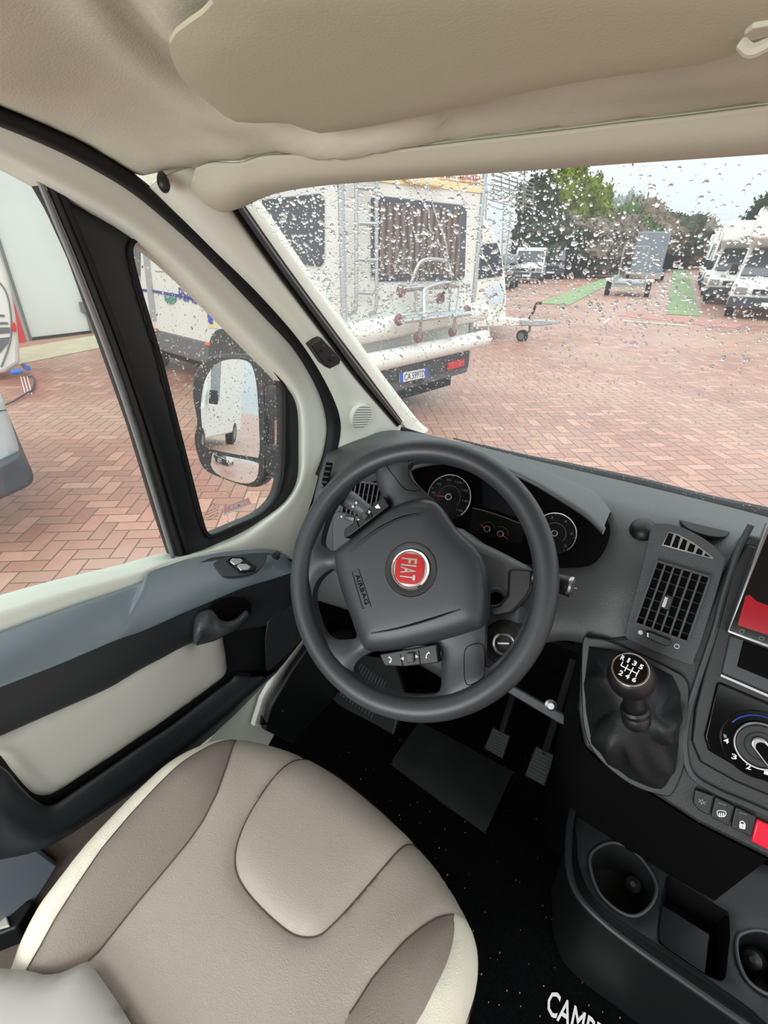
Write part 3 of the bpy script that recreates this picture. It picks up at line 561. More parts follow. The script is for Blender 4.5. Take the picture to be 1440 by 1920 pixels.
# binnacle hood
HL = [(740, 905, .70), (762, 878, .70), (800, 866, .70), (870, 862, .70), (930, 874, .70), (990, 898, .70), (1050, 933, .70), (1100, 966, .70), (1130, 996, .70)]
HK = [(700, 850, .86), (745, 838, .88), (800, 840, .90), (880, 850, .90), (950, 866, .90), (1010, 885, .90), (1070, 905, .90), (1120, 925, .88), (1148, 962, .82)]
hl = [Y(*p) for p in HL]; hk = [Y(*p) for p in HK]; hm = [p.lerp(q, .45)+Vector((0, 0, .018)) for p, q in zip(hl, hk)]
hin = [p+Vector((0, .012, -.012)) for p in hl]; hin2 = [p.lerp(q, .5)+Vector((0, 0, -.012)) for p, q in zip(hl, hk)]
loft('binnacle_hood', [hin2, hin, hl, [p.lerp(q, .1)+Vector((0, 0, .008)) for p, q in zip(hl, hk)], hm, hk], 'pod', dash, nu=70, nv=30)
FC = Frame(Y(930, 960, .755), (1, .05, 0), Vector((0, .5, .86)))
cl = plate('cluster_back', FC, [(700, 880), (760, 868), (820, 855), (930, 858), (1050, 900), (1140, 975), (1120, 1050), (1060, 1065), (960, 1052), (880, 1020), (800, 1000)], -.02, 0, 'void', dash, .002, smooth=60)
def ring(fr, c, r, a0, a1, h, rad, m, parent, name='gauge_ring'):
    return tube(name, [fr.at((c[0]+r*math.cos(math.radians(a)), c[1]+r*math.sin(math.radians(a))), h) for a in np.linspace(a0, a1, 24)], rad, m, parent, 60, 6)
ga = FC.px(842, 930, .004)
for nm, cpx, rpx, nums, nd in [('speedometer', (842, 932), (883, 932), ['20', '40', '60', '80', '100', '120', '140', '160'], 188), ('rev_counter', (1040, 1000), (1081, 1000), ['1', '2', '3', '4', '5', '6'], None)]:
    c = FC.px(*cpx, .004); r = math.dist(c, FC.px(*rpx, .004)); g = root(nm, FC.at(c, .004), None); g.parent = dash; g.matrix_parent_inverse = dash.matrix_world.inverted()
    prism('gauge_face', FC, disc(FC, c, r, 48), 0, .003, 'gface', g); ring(FC, c, r*1.0, -40, 215, .005, .0011, 'satin', g)
    ring(FC, c, r*.52, -30, 205, .0035, .0004, 'grey', g, 'inner_ring')
    for i, s_ in enumerate(nums):
        a = math.radians(215-250*i/(len(nums)-1)); p = (c[0]+r*.78*math.cos(a), c[1]+r*.78*math.sin(a)); hw = .0022*len(s_)
        text('numeral', FC, s_, (p[0]-hw, p[1]-.002), (p[0]+hw, p[1]-.002), .0042, .0033, 'grey', g, loc=True)
        a2 = a-math.radians(12)
        prism('tick', FC, [(c[0]+r*q*math.cos(a2+e_), c[1]+r*q*math.sin(a2+e_)) for q, e_ in ((.9, -.02), (.96, -.02), (.96, .02), (.9, .02))], .003, .0034, 'grey', g)
    a = math.radians(nd or 200); prism('needle', FC, [(c[0]-.001*math.sin(a), c[1]+.001*math.cos(a)), (c[0]+r*.8*math.cos(a), c[1]+r*.8*math.sin(a)), (c[0]+.001*math.sin(a), c[1]-.001*math.cos(a))], .005, .006, 'needle', g)
    prism('needle_hub', FC, disc(FC, c, r*.16, 24), .004, .008, 'satin', g, .0005); prism('hub_cap', FC, disc(FC, c, r*.11, 24), .008, .0095, 'screen', g, .0005)
plate('info_screen', FC, [(903, 893), (975, 915), (985, 975), (905, 950)], 0, .002, 'screen', dash)
sg = root('small_gauges', FC.at(FC.px(925, 985), 0)); sg.parent = dash; sg.matrix_parent_inverse = dash.matrix_world.inverted()
plate('small_gauge_panel', FC, [(886, 957), (900, 955), (975, 980), (982, 990), (978, 1020), (955, 1018), (880, 995)], 0, .002, 'gface', sg, .0005)
tube('panel_brow', [FC.at(FC.px(u, v, .003), .003) for u, v in [(886, 953), (905, 957), (940, 968), (974, 981)]], .0011, 'satin', sg, 20, 6)
for cpx, ang, a0, a1 in [((914, 992), 165, 20, 160), ((939, 1001), -20, 0, 130)]:
    c = FC.px(*cpx, .003); ring(FC, c, .013, a0, a1, .003, .0003, 'grey', sg, 'scale_arc')
    a = math.radians(ang); prism('needle', FC, [(c[0]-.0008*math.sin(a), c[1]+.0008*math.cos(a)), (c[0]+.018*math.cos(a), c[1]+.018*math.sin(a)), (c[0]+.0008*math.sin(a), c[1]-.0008*math.cos(a))], .004, .005, 'needle', sg)
    prism('needle_hub', FC, disc(FC, c, .006, 20), .003, .007, 'satin', sg, .0005); prism('hub_cap', FC, disc(FC, c, .0042, 20), .007, .008, 'screen', sg, .0004)
# generic slatted vent
def quadp(Q, s, t): a, b, c, d = [np.array(q) for q in Q]; return tuple((a*(1-s)+b*s)*(1-t)+(d*(1-s)+c*s)*t)
def vent(name, fr, Q, h, nv, nh, parent, fin='dark'):
    g = root(name, fr.at(fr.px(*Q[0], h), h)); g.parent = parent; g.matrix_parent_inverse = parent.matrix_world.inverted()
    q = [fr.px(u, v, h) for u, v in Q]
    prism('vent_cavity', fr, q, h-.004, h, 'void', g)
    for i in range(nh):
        t = (i+.7)/(nh+.4); a, b = quadp(q, 0, t), quadp(q, 1, t); d = (Vector(b)-Vector(a)).normalized(); n_ = Vector((-d.y, d.x))*.0011
        prism('rear_fin', fr, [(a[0]-n_.x, a[1]-n_.y), (b[0]-n_.x, b[1]-n_.y), (b[0]+n_.x, b[1]+n_.y), (a[0]+n_.x, a[1]+n_.y)], h, h+.003, 'rubber', g)
    for i in range(nv):
        s = i/(nv-1); s = .01+.98*s; a, b = quadp(q, s, 0), quadp(q, s, 1); d = (Vector(b)-Vector(a)).normalized(); n_ = Vector((-d.y, d.x))*.0013
        prism('fin', fr, [(a[0]-n_.x, a[1]-n_.y), (b[0]-n_.x, b[1]-n_.y), (b[0]+n_.x, b[1]+n_.y), (a[0]+n_.x, a[1]+n_.y)], h+.002, h+.009, fin, g)
    for t in (0, 1):
        a, b = quadp(q, 0, t), quadp(q, 1, t); d = (Vector(b)-Vector(a)).normalized(); n_ = Vector((-d.y, d.x))*.0016
        prism('vent_edge', fr, [(a[0]-n_.x, a[1]-n_.y), (b[0]-n_.x, b[1]-n_.y), (b[0]+n_.x, b[1]+n_.y), (a[0]+n_.x, a[1]+n_.y)], h, h+.009, 'dark', g)
    return g
# centre vent panel
vp = [(1222, 988), (1240, 981), (1276, 988), (1323, 1012), (1354, 1042), (1357, 1062), (1322, 1180), (1302, 1235), (1290, 1245), (1190, 1205), (1172, 1190), (1176, 1170), (1200, 1080), (1212, 1030)]
plate('vent_panel', ST, vp, -.02, .012, 'dark', dash, .004, smooth=90)
vq = [(1231, 1052), (1331, 1082), (1289, 1203), (1190, 1167)]
cv = vent('centre_vent', ST, vq, .0135, 7, 6, dash)
c = ST.px(1251, 1130, .022); prism('vent_tab', ST, [(c[0]-.006, c[1]-.011), (c[0]+.006, c[1]-.011), (c[0]+.006, c[1]+.011), (c[0]-.006, c[1]+.011)], .02, .03, 'black', cv, .003)
prism('tab_insert', ST, [(c[0]-.006, c[1]-.008), (c[0]-.001, c[1]-.008), (c[0]-.001, c[1]+.008), (c[0]-.006, c[1]+.008)], .03, .0315, 'satin', cv, .001)
q0 = [(1252, 998), (1345, 1040), (1342, 1050), (1240, 1022)]
q1 = [ST.px(u, v, .0125) for u, v in [(1254, 997), (1272, 1002), (1300, 1017), (1336, 1044), (1338, 1049), (1240, 1022)]]
prism('defrost_slots', ST, q1, .012, .0128, 'satin', dash, .0005)
for a_, b_, c_, d_ in [((1254, 999), (1263, 1001), (1256, 1024), (1244, 1021)), ((1268, 1003), (1276, 1007), (1270, 1028), (1259, 1025)), ((1281, 1010), (1289, 1014), (1284, 1032), (1273, 1029)), ((1294, 1018), (1304, 1023), (1300, 1036), (1288, 1033)), ((1309, 1027), (1318, 1033), (1316, 1041), (1304, 1038)), ((1323, 1037), (1333, 1045), (1320, 1042), (1320, 1042))]:
    plate('defrost_slot', ST, [a_, b_, c_, d_], .0125, .0133, 'void', dash)
sl = plate('vent_thumbwheel', ST, [(1211, 1184), (1220, 1185), (1257, 1200), (1258, 1210), (1248, 1212), (1213, 1196)], .012, .02, 'gloss', dash, .001)
plate('thumbwheel_mark', ST, [(1213, 1186), (1216, 1187), (1216, 1195), (1213, 1194)], .02, .0205, 'white', dash)
c = ST.px(1201, 1186, .013); prism('vent_mark', ST, disc(ST, c, .0033, 20), .012, .0126, 'white', dash)
c = ST.px(1269, 1212, .013); ring(ST, c, .003, 0, 345, .0125, .0006, 'white', dash, 'vent_mark')
# dash top cubby and the round knob
plate('dash_cubby', Frame(Y(1300, 977, .878)+Vector((0, -.002, .006)), (1, 0, 0), Y(1300, 965, .92)-Y(1300, 990, .84)), [(1272, 970), (1290, 966), (1366, 984), (1362, 1004), (1330, 1004), (1290, 990)], -.002, .002, 'rubber', dash, .001, smooth=40)
kb = Y(1206, 996, .81); lathe('sensor_dome', kb, (0, -.4, .9), [(.022, -.006), (.022, .002), (.019, .010), (.012, .016), (.004, .018)], 'black', dash, 28)
# stack seam and radio surround
# left outer vent, side demister, light switch panel
FLV = Frame(Y(675, 945, .735), (1, .25, 0), Vector((-.05, .35, .9)))
vent('left_vent', FLV, [(654, 900), (714, 908), (700, 985), (640, 975)], .002, 8, 2, dash)
FSV = Frame(Y(600, 900, .76), (.75, .66, 0), Vector((0, .25, .95)))
FSV = Frame(Y(603, 900, .76), Vector((.5, -.2, 0)), Vector((0, .3, .95)))
sdv = root('side_demister', FSV.o); sdv.parent = dash; sdv.matrix_parent_inverse = dash.matrix_world.inverted()
plate('demister_cavity', FSV, [(612, 866), (622, 868), (605, 948), (592, 952)], 0, .003, 'void', sdv)
for k in range(8):
    v = 872+k*10; u = 611-k*2.3; plate('demister_fin', FSV, [(u-1, v), (u+9-k*.2, v+1), (u+8-k*.2, v+4), (u-2, v+3)], .003, .006, 'dark', sdv)
plate('light_switch_panel', FLV, [(622, 965), (632, 958), (690, 972), (684, 1000), (650, 1050), (622, 1040)], .0, .012, 'dark', dash, .003)
c = FLV.px(640, 969, .013); prism('switch_mark', FLV, disc(FLV, c, .002, 16), .012, .0126, 'white', dash)
plate('light_switch', FLV, [(646, 966), (665, 970), (663, 978), (645, 974)], .012, .016, 'gloss', dash, .001)
plate('corner_pod', Frame(Y(690, 850, .84), (1, 0, 0), (0, 1, .35)), [(655, 878), (668, 860), (700, 850), (740, 850), (735, 880), (690, 905)], -.002, .004, 'dark', dash, .002, smooth=40)
# ---- centre stack
stk = root('centre_stack', ST.at((0, -.2), 0), 'black centre stack with radio slot, heater dial and row of buttons', 'centre console')
plate('stack_body', ST, [(1190, 1190), (1300, 1200), (1352, 1085), (1400, 1000), (1620, 1060), (1700, 1700), (1440, 1610), (1310, 1545), (1240, 1500), (1150, 1445), (1095, 1400), (1082, 1330), (1090, 1205), (1130, 1200)], -.10, -.004, 'stackm', stk, .006)
tube('stack_edge', [ST.at(ST.px(u, v, 0), 0) for u, v in [(1408, 985), (1385, 1030), (1358, 1110), (1340, 1180), (1310, 1270), (1292, 1330), (1283, 1395), (1295, 1450), (1340, 1482), (1400, 1508), (1470, 1540), (1560, 1585)]], .0045, 'dark', stk, 70, 8)
sf = [(1400, 1020), (1375, 1060), (1350, 1160), (1320, 1260), (1302, 1330), (1296, 1390), (1312, 1430), (1380, 1468), (1480, 1510), (1600, 1560), (1640, 1080)]
plate('stack_face', ST, sf, -.01, .002, 'black', stk, .004)
plate('radio_frame', ST, [(1368, 1190), (1352, 1262), (1440, 1300), (1600, 1365), (1620, 1260)], .0, .006, 'dark', stk, .003)
plate('radio_slot', ST, [(1394, 1200), (1382, 1250), (1450, 1278), (1600, 1340), (1610, 1280)], .004, .0075, 'void', stk, .002)
plate('chrome_line', ST, [(1352, 1264), (1440, 1302), (1600, 1366), (1600, 1371), (1440, 1307), (1351, 1268)], .003, .0068, 'satin', stk)
cp = [(1344, 1280), (1320, 1380), (1328, 1408), (1400, 1450), (1500, 1495), (1620, 1540), (1640, 1400), (1450, 1322), (1352, 1280)]
plate('climate_panel', ST, cp, .0, .006, 'gloss', stk, .003)
c = ST.px(1425, 1397, .008); r1 = math.dist(c, ST.px(1365, 1390, .008))
dl = root('heater_dial', ST.at(c, .006)); dl.parent = stk; dl.matrix_parent_inverse = stk.matrix_world.inverted()
prism('dial_base', ST, disc(ST, c, r1*1.25, 64), .004, .008, 'gloss', dl, .001)
ring(ST, c, r1*.82, 0, 355, .013, .0016, 'satin', dl, 'dial_ring'); prism('dial_knob', ST, disc(ST, c, r1*.78, 48), .006, .014, 'black', dl, .002)
ring(ST, c, r1*.50, 0, 355, .0145, .0009, 'black', dl, 'knob_groove')
hb = math.radians(-38); dd = Vector((math.cos(hb), math.sin(hb))); nn = Vector((-dd.y, dd.x)); o_ = Vector(c)+dd*r1*.32
cap_ = [tuple(o_-dd*r1*.42+nn*r1*.27*math.sin(t)-dd*r1*.27*math.cos(t)) for t in np.linspace(-math.pi/2, math.pi/2, 12)]+[tuple(o_+dd*r1*.45-nn*r1*.27*math.sin(t)+dd*r1*.2*math.cos(t)) for t in np.linspace(-math.pi/2, math.pi/2, 10)]
prism('dial_grip', ST, cap_, .013, .020, 'satin', dl, .002); q = np.array(cap_); cc2 = q.mean(0)
prism('grip_face', ST, [tuple((p-cc2)*.72+cc2) for p in q], .0202, .0208, 'gloss', dl)
ring(ST, c, r1*1.08, 62, 158, .0085, .0012, 'blue', dl, 'cold_arc')
for s_, p in [('4', (1361, 1388)), ('3', (1376, 1418)), ('2', (1403, 1437)), ('1', (1437, 1447))]:
    text('numeral', ST, s_, (p[0]-5, p[1]+4), (p[0]+5, p[1]+7), .007, .0085, 'white', dl, bold=.02)
plate('fan_mark', ST, [(1356, 1376), (1362, 1378), (1363, 1383), (1358, 1384)], .008, .0088, 'grey', dl)
# button row
FBt = ST
brow = root('button_row', ST.at(ST.px(1370, 1512), 0)); brow.parent = stk; brow.matrix_parent_inverse = stk.matrix_world.inverted()
bt4 = [[(1303, 1480), (1338, 1493), (1330, 1530), (1310, 1520), (1299, 1505)], [(1341, 1494), (1377, 1512), (1367, 1550), (1332, 1532)], [(1379, 1513), (1418, 1532), (1410, 1570), (1370, 1552)]]
for k, q in enumerate(bt4): plate('button', ST, q, .0, .006, 'black', brow, .0015)
plate('hazard_button', ST, [(1419, 1537), (1480, 1565), (1475, 1612), (1408, 1578)], .0, .007, 'redbtn', brow, .002)
mk = lambda p, *a: [(p[0]+x, p[1]+y) for x, y in a]
FT = lambda q, nm='button_symbol', m='white': plate(nm, ST, q, .006, .0067, m, brow)
tube('button_symbol', [ST.at(ST.px(u, v, .0063), .0063) for u, v in [(1346, 1520), (1359, 1521), (1361, 1527), (1357, 1531), (1347, 1530), (1345, 1525)]], .0005, 'white', brow, 30, 5, True)
for d in (-4, 0, 4): FT(mk((1353+d, 1528), (-1, -4), (1, -4), (1, 4), (-1, 4)))
FT(mk((1392, 1549), (-6, -1), (-5, -5), (6, -3), (5, 6), (-5, 4)), m='white'); tube('button_symbol', [ST.at(ST.px(u, v, .0063), .0063) for u, v in [(1388, 1546), (1388, 1541), (1393, 1540), (1397, 1545)]], .0006, 'white', brow, 16, 5)
FT(mk((1392, 1549), (-1, -1), (2, -1), (1, 3), (-1, 3)), m='black')
text('button_symbol', ST, '✲', (1308, 1505), (1322, 1511), .007, .006, 'grey', brow)
for p in ((1354, 1507), (1393, 1525)): FT(mk(p, (-7, -2.5), (7, 2.5), (7, 3.5), (-7, -1.5)), m='grey')
# ---- tablet
TQ = [(1441, 975), (1361, 1186), (1440, 1217), (1600, 1275), (1700, 1050)]
tb = root('tablet_radio', ST.at(ST.px(1440, 1150, .03), .03), 'large silver-edged touchscreen unit with dark red reflections on dash', 'screen')
plate('tablet_body', ST, TQ, .012, .034, 'satin', tb, .003)
plate('tablet_screen', ST, [(1446, 985), (1367, 1182), (1440, 1209), (1595, 1264), (1690, 1052)], .034, .0352, 'gloss', tb)
scn = lambda q, m: plate('painted_reflection', ST, q, .0352, .0356, m, tb)
scn([(1398, 1118), (1405, 1115), (1420, 1128), (1440, 1135), (1500, 1150), (1500, 1212), (1440, 1191), (1383, 1172)], 'redrefl')  # red reflection painted on the screen as a coloured patch
tube('screen_icon', [ST.at(ST.px(1391+4*math.cos(t), 1184+4*math.sin(t), .0356), .0356) for t in np.linspace(0, 6.28, 10)[:-1]], .0004, 'grey', tb, 20, 5, True)
tube('screen_icon', [ST.at(ST.px(1428+5*math.cos(t), 1197+3*math.sin(t), .0356), .0356) for t in np.linspace(0, 6.28, 10)[:-1]], .0004, 'grey', tb, 20, 5, True)
# ---- gear lever
gl = root('gear_lever', ST.at(ST.px(1190, 1400, 0), 0), 'black gear lever with shift pattern badge and wrinkled leather boot', 'gear lever')
gs = [(1092, 1202), (1108, 1196), (1150, 1205), (1250, 1250), (1288, 1278), (1290, 1330), (1284, 1400), (1282, 1440), (1262, 1488), (1240, 1492), (1180, 1470), (1120, 1420), (1096, 1370), (1090, 1300)]
plate('boot_surround', ST, gs, -.03, .004, 'black', gl, .004, smooth=80)
base = [(1104, 1212), (1150, 1218), (1210, 1240), (1262, 1268), (1276, 1300), (1274, 1360), (1272, 1405), (1262, 1450), (1244, 1480), (1222, 1478), (1180, 1460), (1135, 1425), (1108, 1385), (1098, 1330), (1097, 1270)]
b0 = rs([ST.px(u, v, .005) for u, v in base], 64, True); ctr = np.array(ST.px(1192, 1345, .07)); c0 = np.array(ST.px(1188, 1350, .005))
rings = []
for k, t in enumerate(np.linspace(0, 1, 15)):
    rr_ = 1-t; h = .005+.062*(t**1.1); cc3 = c0*(1-t)+ctr*t; r_ = []
    for i, p in enumerate(b0):
        d = p-c0; a = math.atan2(d[1], d[0]); L = np.hypot(*d)
        prof = (1-t)**.7; R_ = .017+(L-.017)*prof; wr = 1+(.30*abs(math.sin(a*2.5+t*1.6))-.12+.08*math.sin(a*11+t*6))*math.sin(math.pi*min(1, t*1.05))
        hh = h+.014*math.sin(a*3+1.2)*math.sin(math.pi*t)+.016*math.sin(math.pi*t)
        r_.append(ST.at(cc3+d/L*R_*wr, hh))
    rings.append(r_)
loft('leather_boot', rings, 'bleather', gl, nu=None, closed=True)
k_ = gl
def depth_pt(u, v, k): return CAM+ray(u, v)*k
P0 = ST.at(tuple(ctr), .065); kn = (P0-CAM).dot(_F)
P1 = depth_pt(1183, 1268, kn-.025); ax = (P1-P0).normalized()
lathe('lever_collar', P0-ax*.012, ax, [(.017, 0), (.019, .006), (.0185, .014), (.0165, .018), (.0185, .020), (.019, .026), (.017, .03)], 'black', gl, 32)
R_ = .0275*kn/.62
lathe('lever_neck', P0+ax*.01, ax, [(.013, 0), (.015, (P1-P0).length-.02)], 'black', gl, 24)
va = (CAM-P1).normalized(); ka = (ax*.75+va*.9).normalized()
prof = [(R_*.52, -R_*1.5), (R_*.62, -R_*1.2), (R_*.8, -R_*.8), (R_*.97, -R_*.35), (R_, 0), (R_*.95, R_*.32), (R_*.84, R_*.55), (R_*.74, R_*.66), (R_*.6, R_*.72), (0.001, R_*.74)]
lathe('knob', P1, ka, prof, 'black', gl, 48)
KU = (_U2-ka*_U2.dot(ka)).normalized(); KX = KU.cross(ka); tl_ = math.radians(-22); KX2 = KX*math.cos(tl_)+KU*math.sin(tl_)
FKn = Frame(P1+ka*R_*.70, KX2, ka.cross(KX2))
prism('badge_ring', FKn, disc(FKn, (0, 0), R_*.76, 40), 0, R_*.08, 'chrome', gl, .0006); prism('badge_face', FKn, disc(FKn, (0, 0), R_*.68, 40), R_*.06, R_*.10, 'gloss', gl)
h_ = R_*.105; q = R_
for s_, x, y in [('R', -.46, .20), ('1', -.22, .22), ('3', .04, .22), ('5', .32, .20), ('2', -.24, -.46), ('4', .04, -.46), ('6', .32, -.46)]:
    text('shift_numeral', FKn, s_, ((x-.07 if s_ != '1' else x-.03)*q, y*q), ((x+.09 if s_ != '1' else x+.05)*q, y*q), .23*q, h_, 'white', gl, loc=True, bold=.03)
mb = MB()
for a, b in [((-.38, .14), (-.38, -.04)), ((-.38, -.04), (.32, -.04)), ((-.15, .14), (-.15, -.2)), ((.08, .14), (.08, -.2)), ((.32, .14), (.32, -.2))]:
    mb.bar(FKn.at((a[0]*q, a[1]*q), h_), FKn.at((b[0]*q, b[1]*q), h_), .0007)
mb.build('shift_pattern', 'white', gl)
# ---- lower tray with cup holders
FT2 = Frame((0, 0, .27), (1, 0, 0), (0, 1, 0))
tr_ = root('console_tray', FT2.at(FT2.px(1250, 1750), 0), 'low black floor console tray with two cup holders and a pocket', 'console tray')
TO = [(1088, 1525), (1082, 1580), (1088, 1630), (1112, 1680), (1160, 1722), (1230, 1768), (1310, 1822), (1400, 1885), (1500, 1950), (1700, 1900), (1750, 1700), (1500, 1640), (1300, 1580), (1180, 1530)]
to2 = [tuple(p) for p in cr1([FT2.px(u, v) for u, v in TO], 100, True)]
cup1 = [tuple(p) for p in cr1([FT2.px(u, v) for u, v in [(1105, 1620), (1112, 1598), (1135, 1584), (1160, 1584), (1190, 1600), (1218, 1635), (1230, 1665), (1222, 1695), (1200, 1716), (1175, 1718), (1145, 1700), (1118, 1668)]], 40, True)]
poc = [FT2.px(u, v) for u, v in [(1252, 1643), (1366, 1713), (1368, 1760), (1358, 1842), (1325, 1830), (1236, 1770), (1234, 1745), (1240, 1700)]]
cup2 = [tuple(p) for p in cr1([FT2.px(u, v) for u, v in [(1380, 1765), (1395, 1750), (1430, 1748), (1480, 1775), (1490, 1830), (1460, 1870), (1410, 1850), (1385, 1810)]], 40, True)]
patch('tray_top', FT2, to2, .012, lambda P, D: .004*(1-np.exp(-D/.006)), 'traym', tr_, [cup1, poc, cup2], rimdown=.012)
prism('tray_side', FT2, to2, -.26, -.013, 'black', tr_) if 0 else loft('tray_side', [[FT2.at(p, -.012) for p in to2], [FT2.at(p, -.25) for p in to2]], 'black', tr_, nu=None, closed=True)
for nm, lp_, dp, mm in [('cup_holder', cup1, .07, 'black'), ('pocket', poc, .05, 'void'), ('cup_holder', cup2, .07, 'black')]:
    q = rs(lp_, 40, True); c_ = q.mean(0)
    loft(nm, [[FT2.at(p, .003) for p in q], [FT2.at((p-c_)*.93+c_, -.01) for p in q], [FT2.at((p-c_)*.86+c_, -dp) for p in q], [FT2.at((p-c_)*.05+c_, -dp-.002) for p in q]], mm, tr_, nu=None, closed=True)
tube('cup_rim', [FT2.at(p, .004) for p in cup1[::2]], .0025, 'dark', tr_, 60, 8, True); tube('cup_rim', [FT2.at(p, .004) for p in cup2[::2]], .0025, 'dark', tr_, 60, 8, True)
tube('tray_lip', [FT2.at(FT2.px(u, v, .012), .012) for u, v in [(1075, 1512), (1067, 1560), (1067, 1630), (1085, 1680), (1130, 1728), (1200, 1782), (1290, 1845), (1380, 1908), (1480, 1975)]], .006, 'traym', tr_, 70, 10)
plate('pocket_flap', FT2, [(1240, 1694), (1332, 1752), (1330, 1760), (1322, 1832), (1236, 1775), (1233, 1740)], -.022, -.016, 'bframe', tr_, .002)
s1 = FT2.at(FT2.px(1190, 1660, -.045), -.045); lathe('cup_spring', s1, (-.3, -.5, .8), [(.018, -.02), (.017, .0), (.012, .012), (.004, .017)], 'black', tr_, 24)
s1 = FT2.at(FT2.px(1412, 1800, -.035), -.035); lathe('cup_spring', s1, (-.3, -.5, .8), [(.018, -.02), (.017, .0), (.012, .012), (.004, .017)], 'black', tr_, 24)
# side of the stack facing the driver, and steel brace under the column
cs2 = loft('stack_side', [[ST.at(ST.px(u, v, -.004), -.004) for u, v in [(1090, 1203), (1085, 1330), (1097, 1400), (1152, 1447), (1240, 1502), (1312, 1547), (1440, 1612)]], [Vector((p.x, p.y+.12, .02)) for p in [ST.at(ST.px(u, v, -.004), -.004) for u, v in [(1090, 1203), (1085, 1330), (1097, 1400), (1152, 1447), (1240, 1502), (1312, 1547), (1440, 1612)]]]], 'void', stk, nu=40)
brc = root('column_brace', Y(1010, 1325, .62), 'dark metal brace bar with screw beneath the steering column', 'brace')
FBr = Frame(Y(1010, 1325, .70), (1, 0, -.3), (0, .5, .8))
plate('brace_bar', FBr, [(940, 1277), (962, 1286), (1070, 1347), (1066, 1365), (1045, 1355), (940, 1292)], -.01, .0, 'dark', brc, .003)
c = FBr.px(1033, 1322); lathe('brace_screw', FBr.at(c, .0), FBr.n, [(.011, 0), (.011, .002), (.006, .004), (.006, .008), (.002, .008)], 'satin', brc, 20)
# ================================================================== STEERING WHEEL
WC = Vector((-.27131, .48737, .79965)); WA = Vector((.99514, .09845, 0)); WB = Vector((-.05726, .57876, .81348))
FW = Frame(WC, WA, WB)
sw_ = root('steering_wheel', WC, 'dark grey steering wheel with red round badge and thumb controls, turned to one side', 'steering wheel')
RR = .195; rr0 = .0158; RC = RR-rr0
tube('rim', [FW.at((RC*math.cos(t), RC*math.sin(t)), 0) for t in np.linspace(0, 2*math.pi, 97)[:-1]], rr0, 'wheel', sw_, 0, 22, True)
S2 = lambda L, h=0: [FW.px(540+x/2.5714, 780+y/2.5714, h) for x, y in L]
H1 = [(158, 612), (172, 540), (205, 455), (260, 375), (320, 312), (385, 268), (420, 278), (428, 330), (448, 385), (480, 440), (300, 600), (240, 640), (190, 646)]
H2 = [(118, 880), (128, 815), (165, 762), (215, 738), (250, 830), (305, 1000), (322, 1068), (270, 1080), (205, 1078), (165, 1040), (135, 965)]
H3 = [(315, 1215), (340, 1172), (385, 1143), (450, 1125), (600, 1110), (722, 1120), (732, 1200), (737, 1300), (722, 1334), (680, 1345), (560, 1345), (450, 1322), (370, 1285), (325, 1245)]
H4 = [(580, 240), (600, 222), (700, 215), (800, 235), (900, 272), (1000, 332), (1080, 412), (1140, 520), (1175, 640), (1185, 780), (1170, 900), (1130, 1010), (1070, 1110), (1000, 1190), (955, 1218), (946, 1180), (948, 1000), (955, 900), (945, 770), (890, 650), (800, 540), (720, 430), (650, 360), (600, 310), (580, 270)]
hs = [[tuple(p) for p in cr1(S2(h, -.004), 70, True)] for h in (H1, H2, H3, H4)]
def spoke_h(P, D):
    r = np.hypot(P[:, 0], P[:, 1]); b = -.004-.012*sm((.17-r)/.05)*0-.006*sm((.165-r)/.04)
    return b+.009*(1-np.exp(-D/.008))
patch('spoke_plate', FW, disc(FW, (0, 0), RC+.002, 120), .006, spoke_h, 'wheel', sw_, hs, rimdown=.016)
pad = [(213, 650), (235, 625), (300, 580), (400, 500), (500, 430), (600, 397), (680, 402), (722, 432), (800, 540), (900, 640), (942, 730), (957, 850), (952, 960), (935, 1012), (880, 1040), (700, 1092), (500, 1132), (385, 1136), (345, 1110), (300, 1000), (240, 830), (213, 700)]
pq = [tuple(p) for p in cr1(S2(pad, .012), 120, True)]
def pad_h(P, D): return .002+.018*(1-np.exp(-D/.010))
patch('airbag_cover', FW, pq, .006, pad_h, 'wheel', sw_, rimdown=.02)
HP = .0205
for L in ([(290, 650), (340, 610), (430, 545), (520, 498), (600, 476), (652, 471)], [(398, 1048), (500, 1030), (600, 1005), (700, 975), (780, 948), (830, 932)]):
    n_ = 30; C_ = cr1(S2(L, HP-.0005), n_); wd = lambda i: .0016*math.sin(math.pi*(.04+.92*i/(n_-1)))
    up1 = [FW.at((p[0], p[1]+wd(i)), HP-.0012+.0012) for i, p in enumerate(C_)]; lo1 = [FW.at((p[0], p[1]-wd(i)), HP+.0001) for i, p in enumerate(C_)]
    loft('cover_crease', [[p for p in up1], [p for p in lo1]], 'void', sw_, nu=None)
    tube('crease_ridge', lo1, .0007, 'wheel', sw_, 0, 6)
bc = Vector(FW.px(769, 1067, .022)); br_ = .0262
lathe('badge_well', FW.at(bc, HP-.001), FW.n, [(.038, 0), (.036, .0018), (.030, .0016), (.0275, .0008)], 'black', sw_, 48)
bdg = root('badge', FW.at(bc, HP)); bdg.parent = sw_; bdg.matrix_parent_inverse = sw_.matrix_world.inverted()
lathe('badge_bezel', FW.at(bc, HP), FW.n, [(.0275, 0), (.0275, .003), (.0262, .0045), (.0245, .0042), (.0235, .003)], 'chrome', bdg, 48)
th = math.radians(-80)   # badge is turned: text runs downwards
bx = Vector((math.cos(th), math.sin(th))); by = Vector((-bx.y, bx.x))
sq = []
for t in np.linspace(0, 2*math.pi, 61)[:-1]:
    c_, s_ = math.cos(t), math.sin(t); k = .0222/((abs(c_)**3.4+abs(s_)**3.4)**(1/3.4)); k = min(k, .0243); sq.append(tuple(bc+bx*c_*k*.93+by*s_*k*.93))
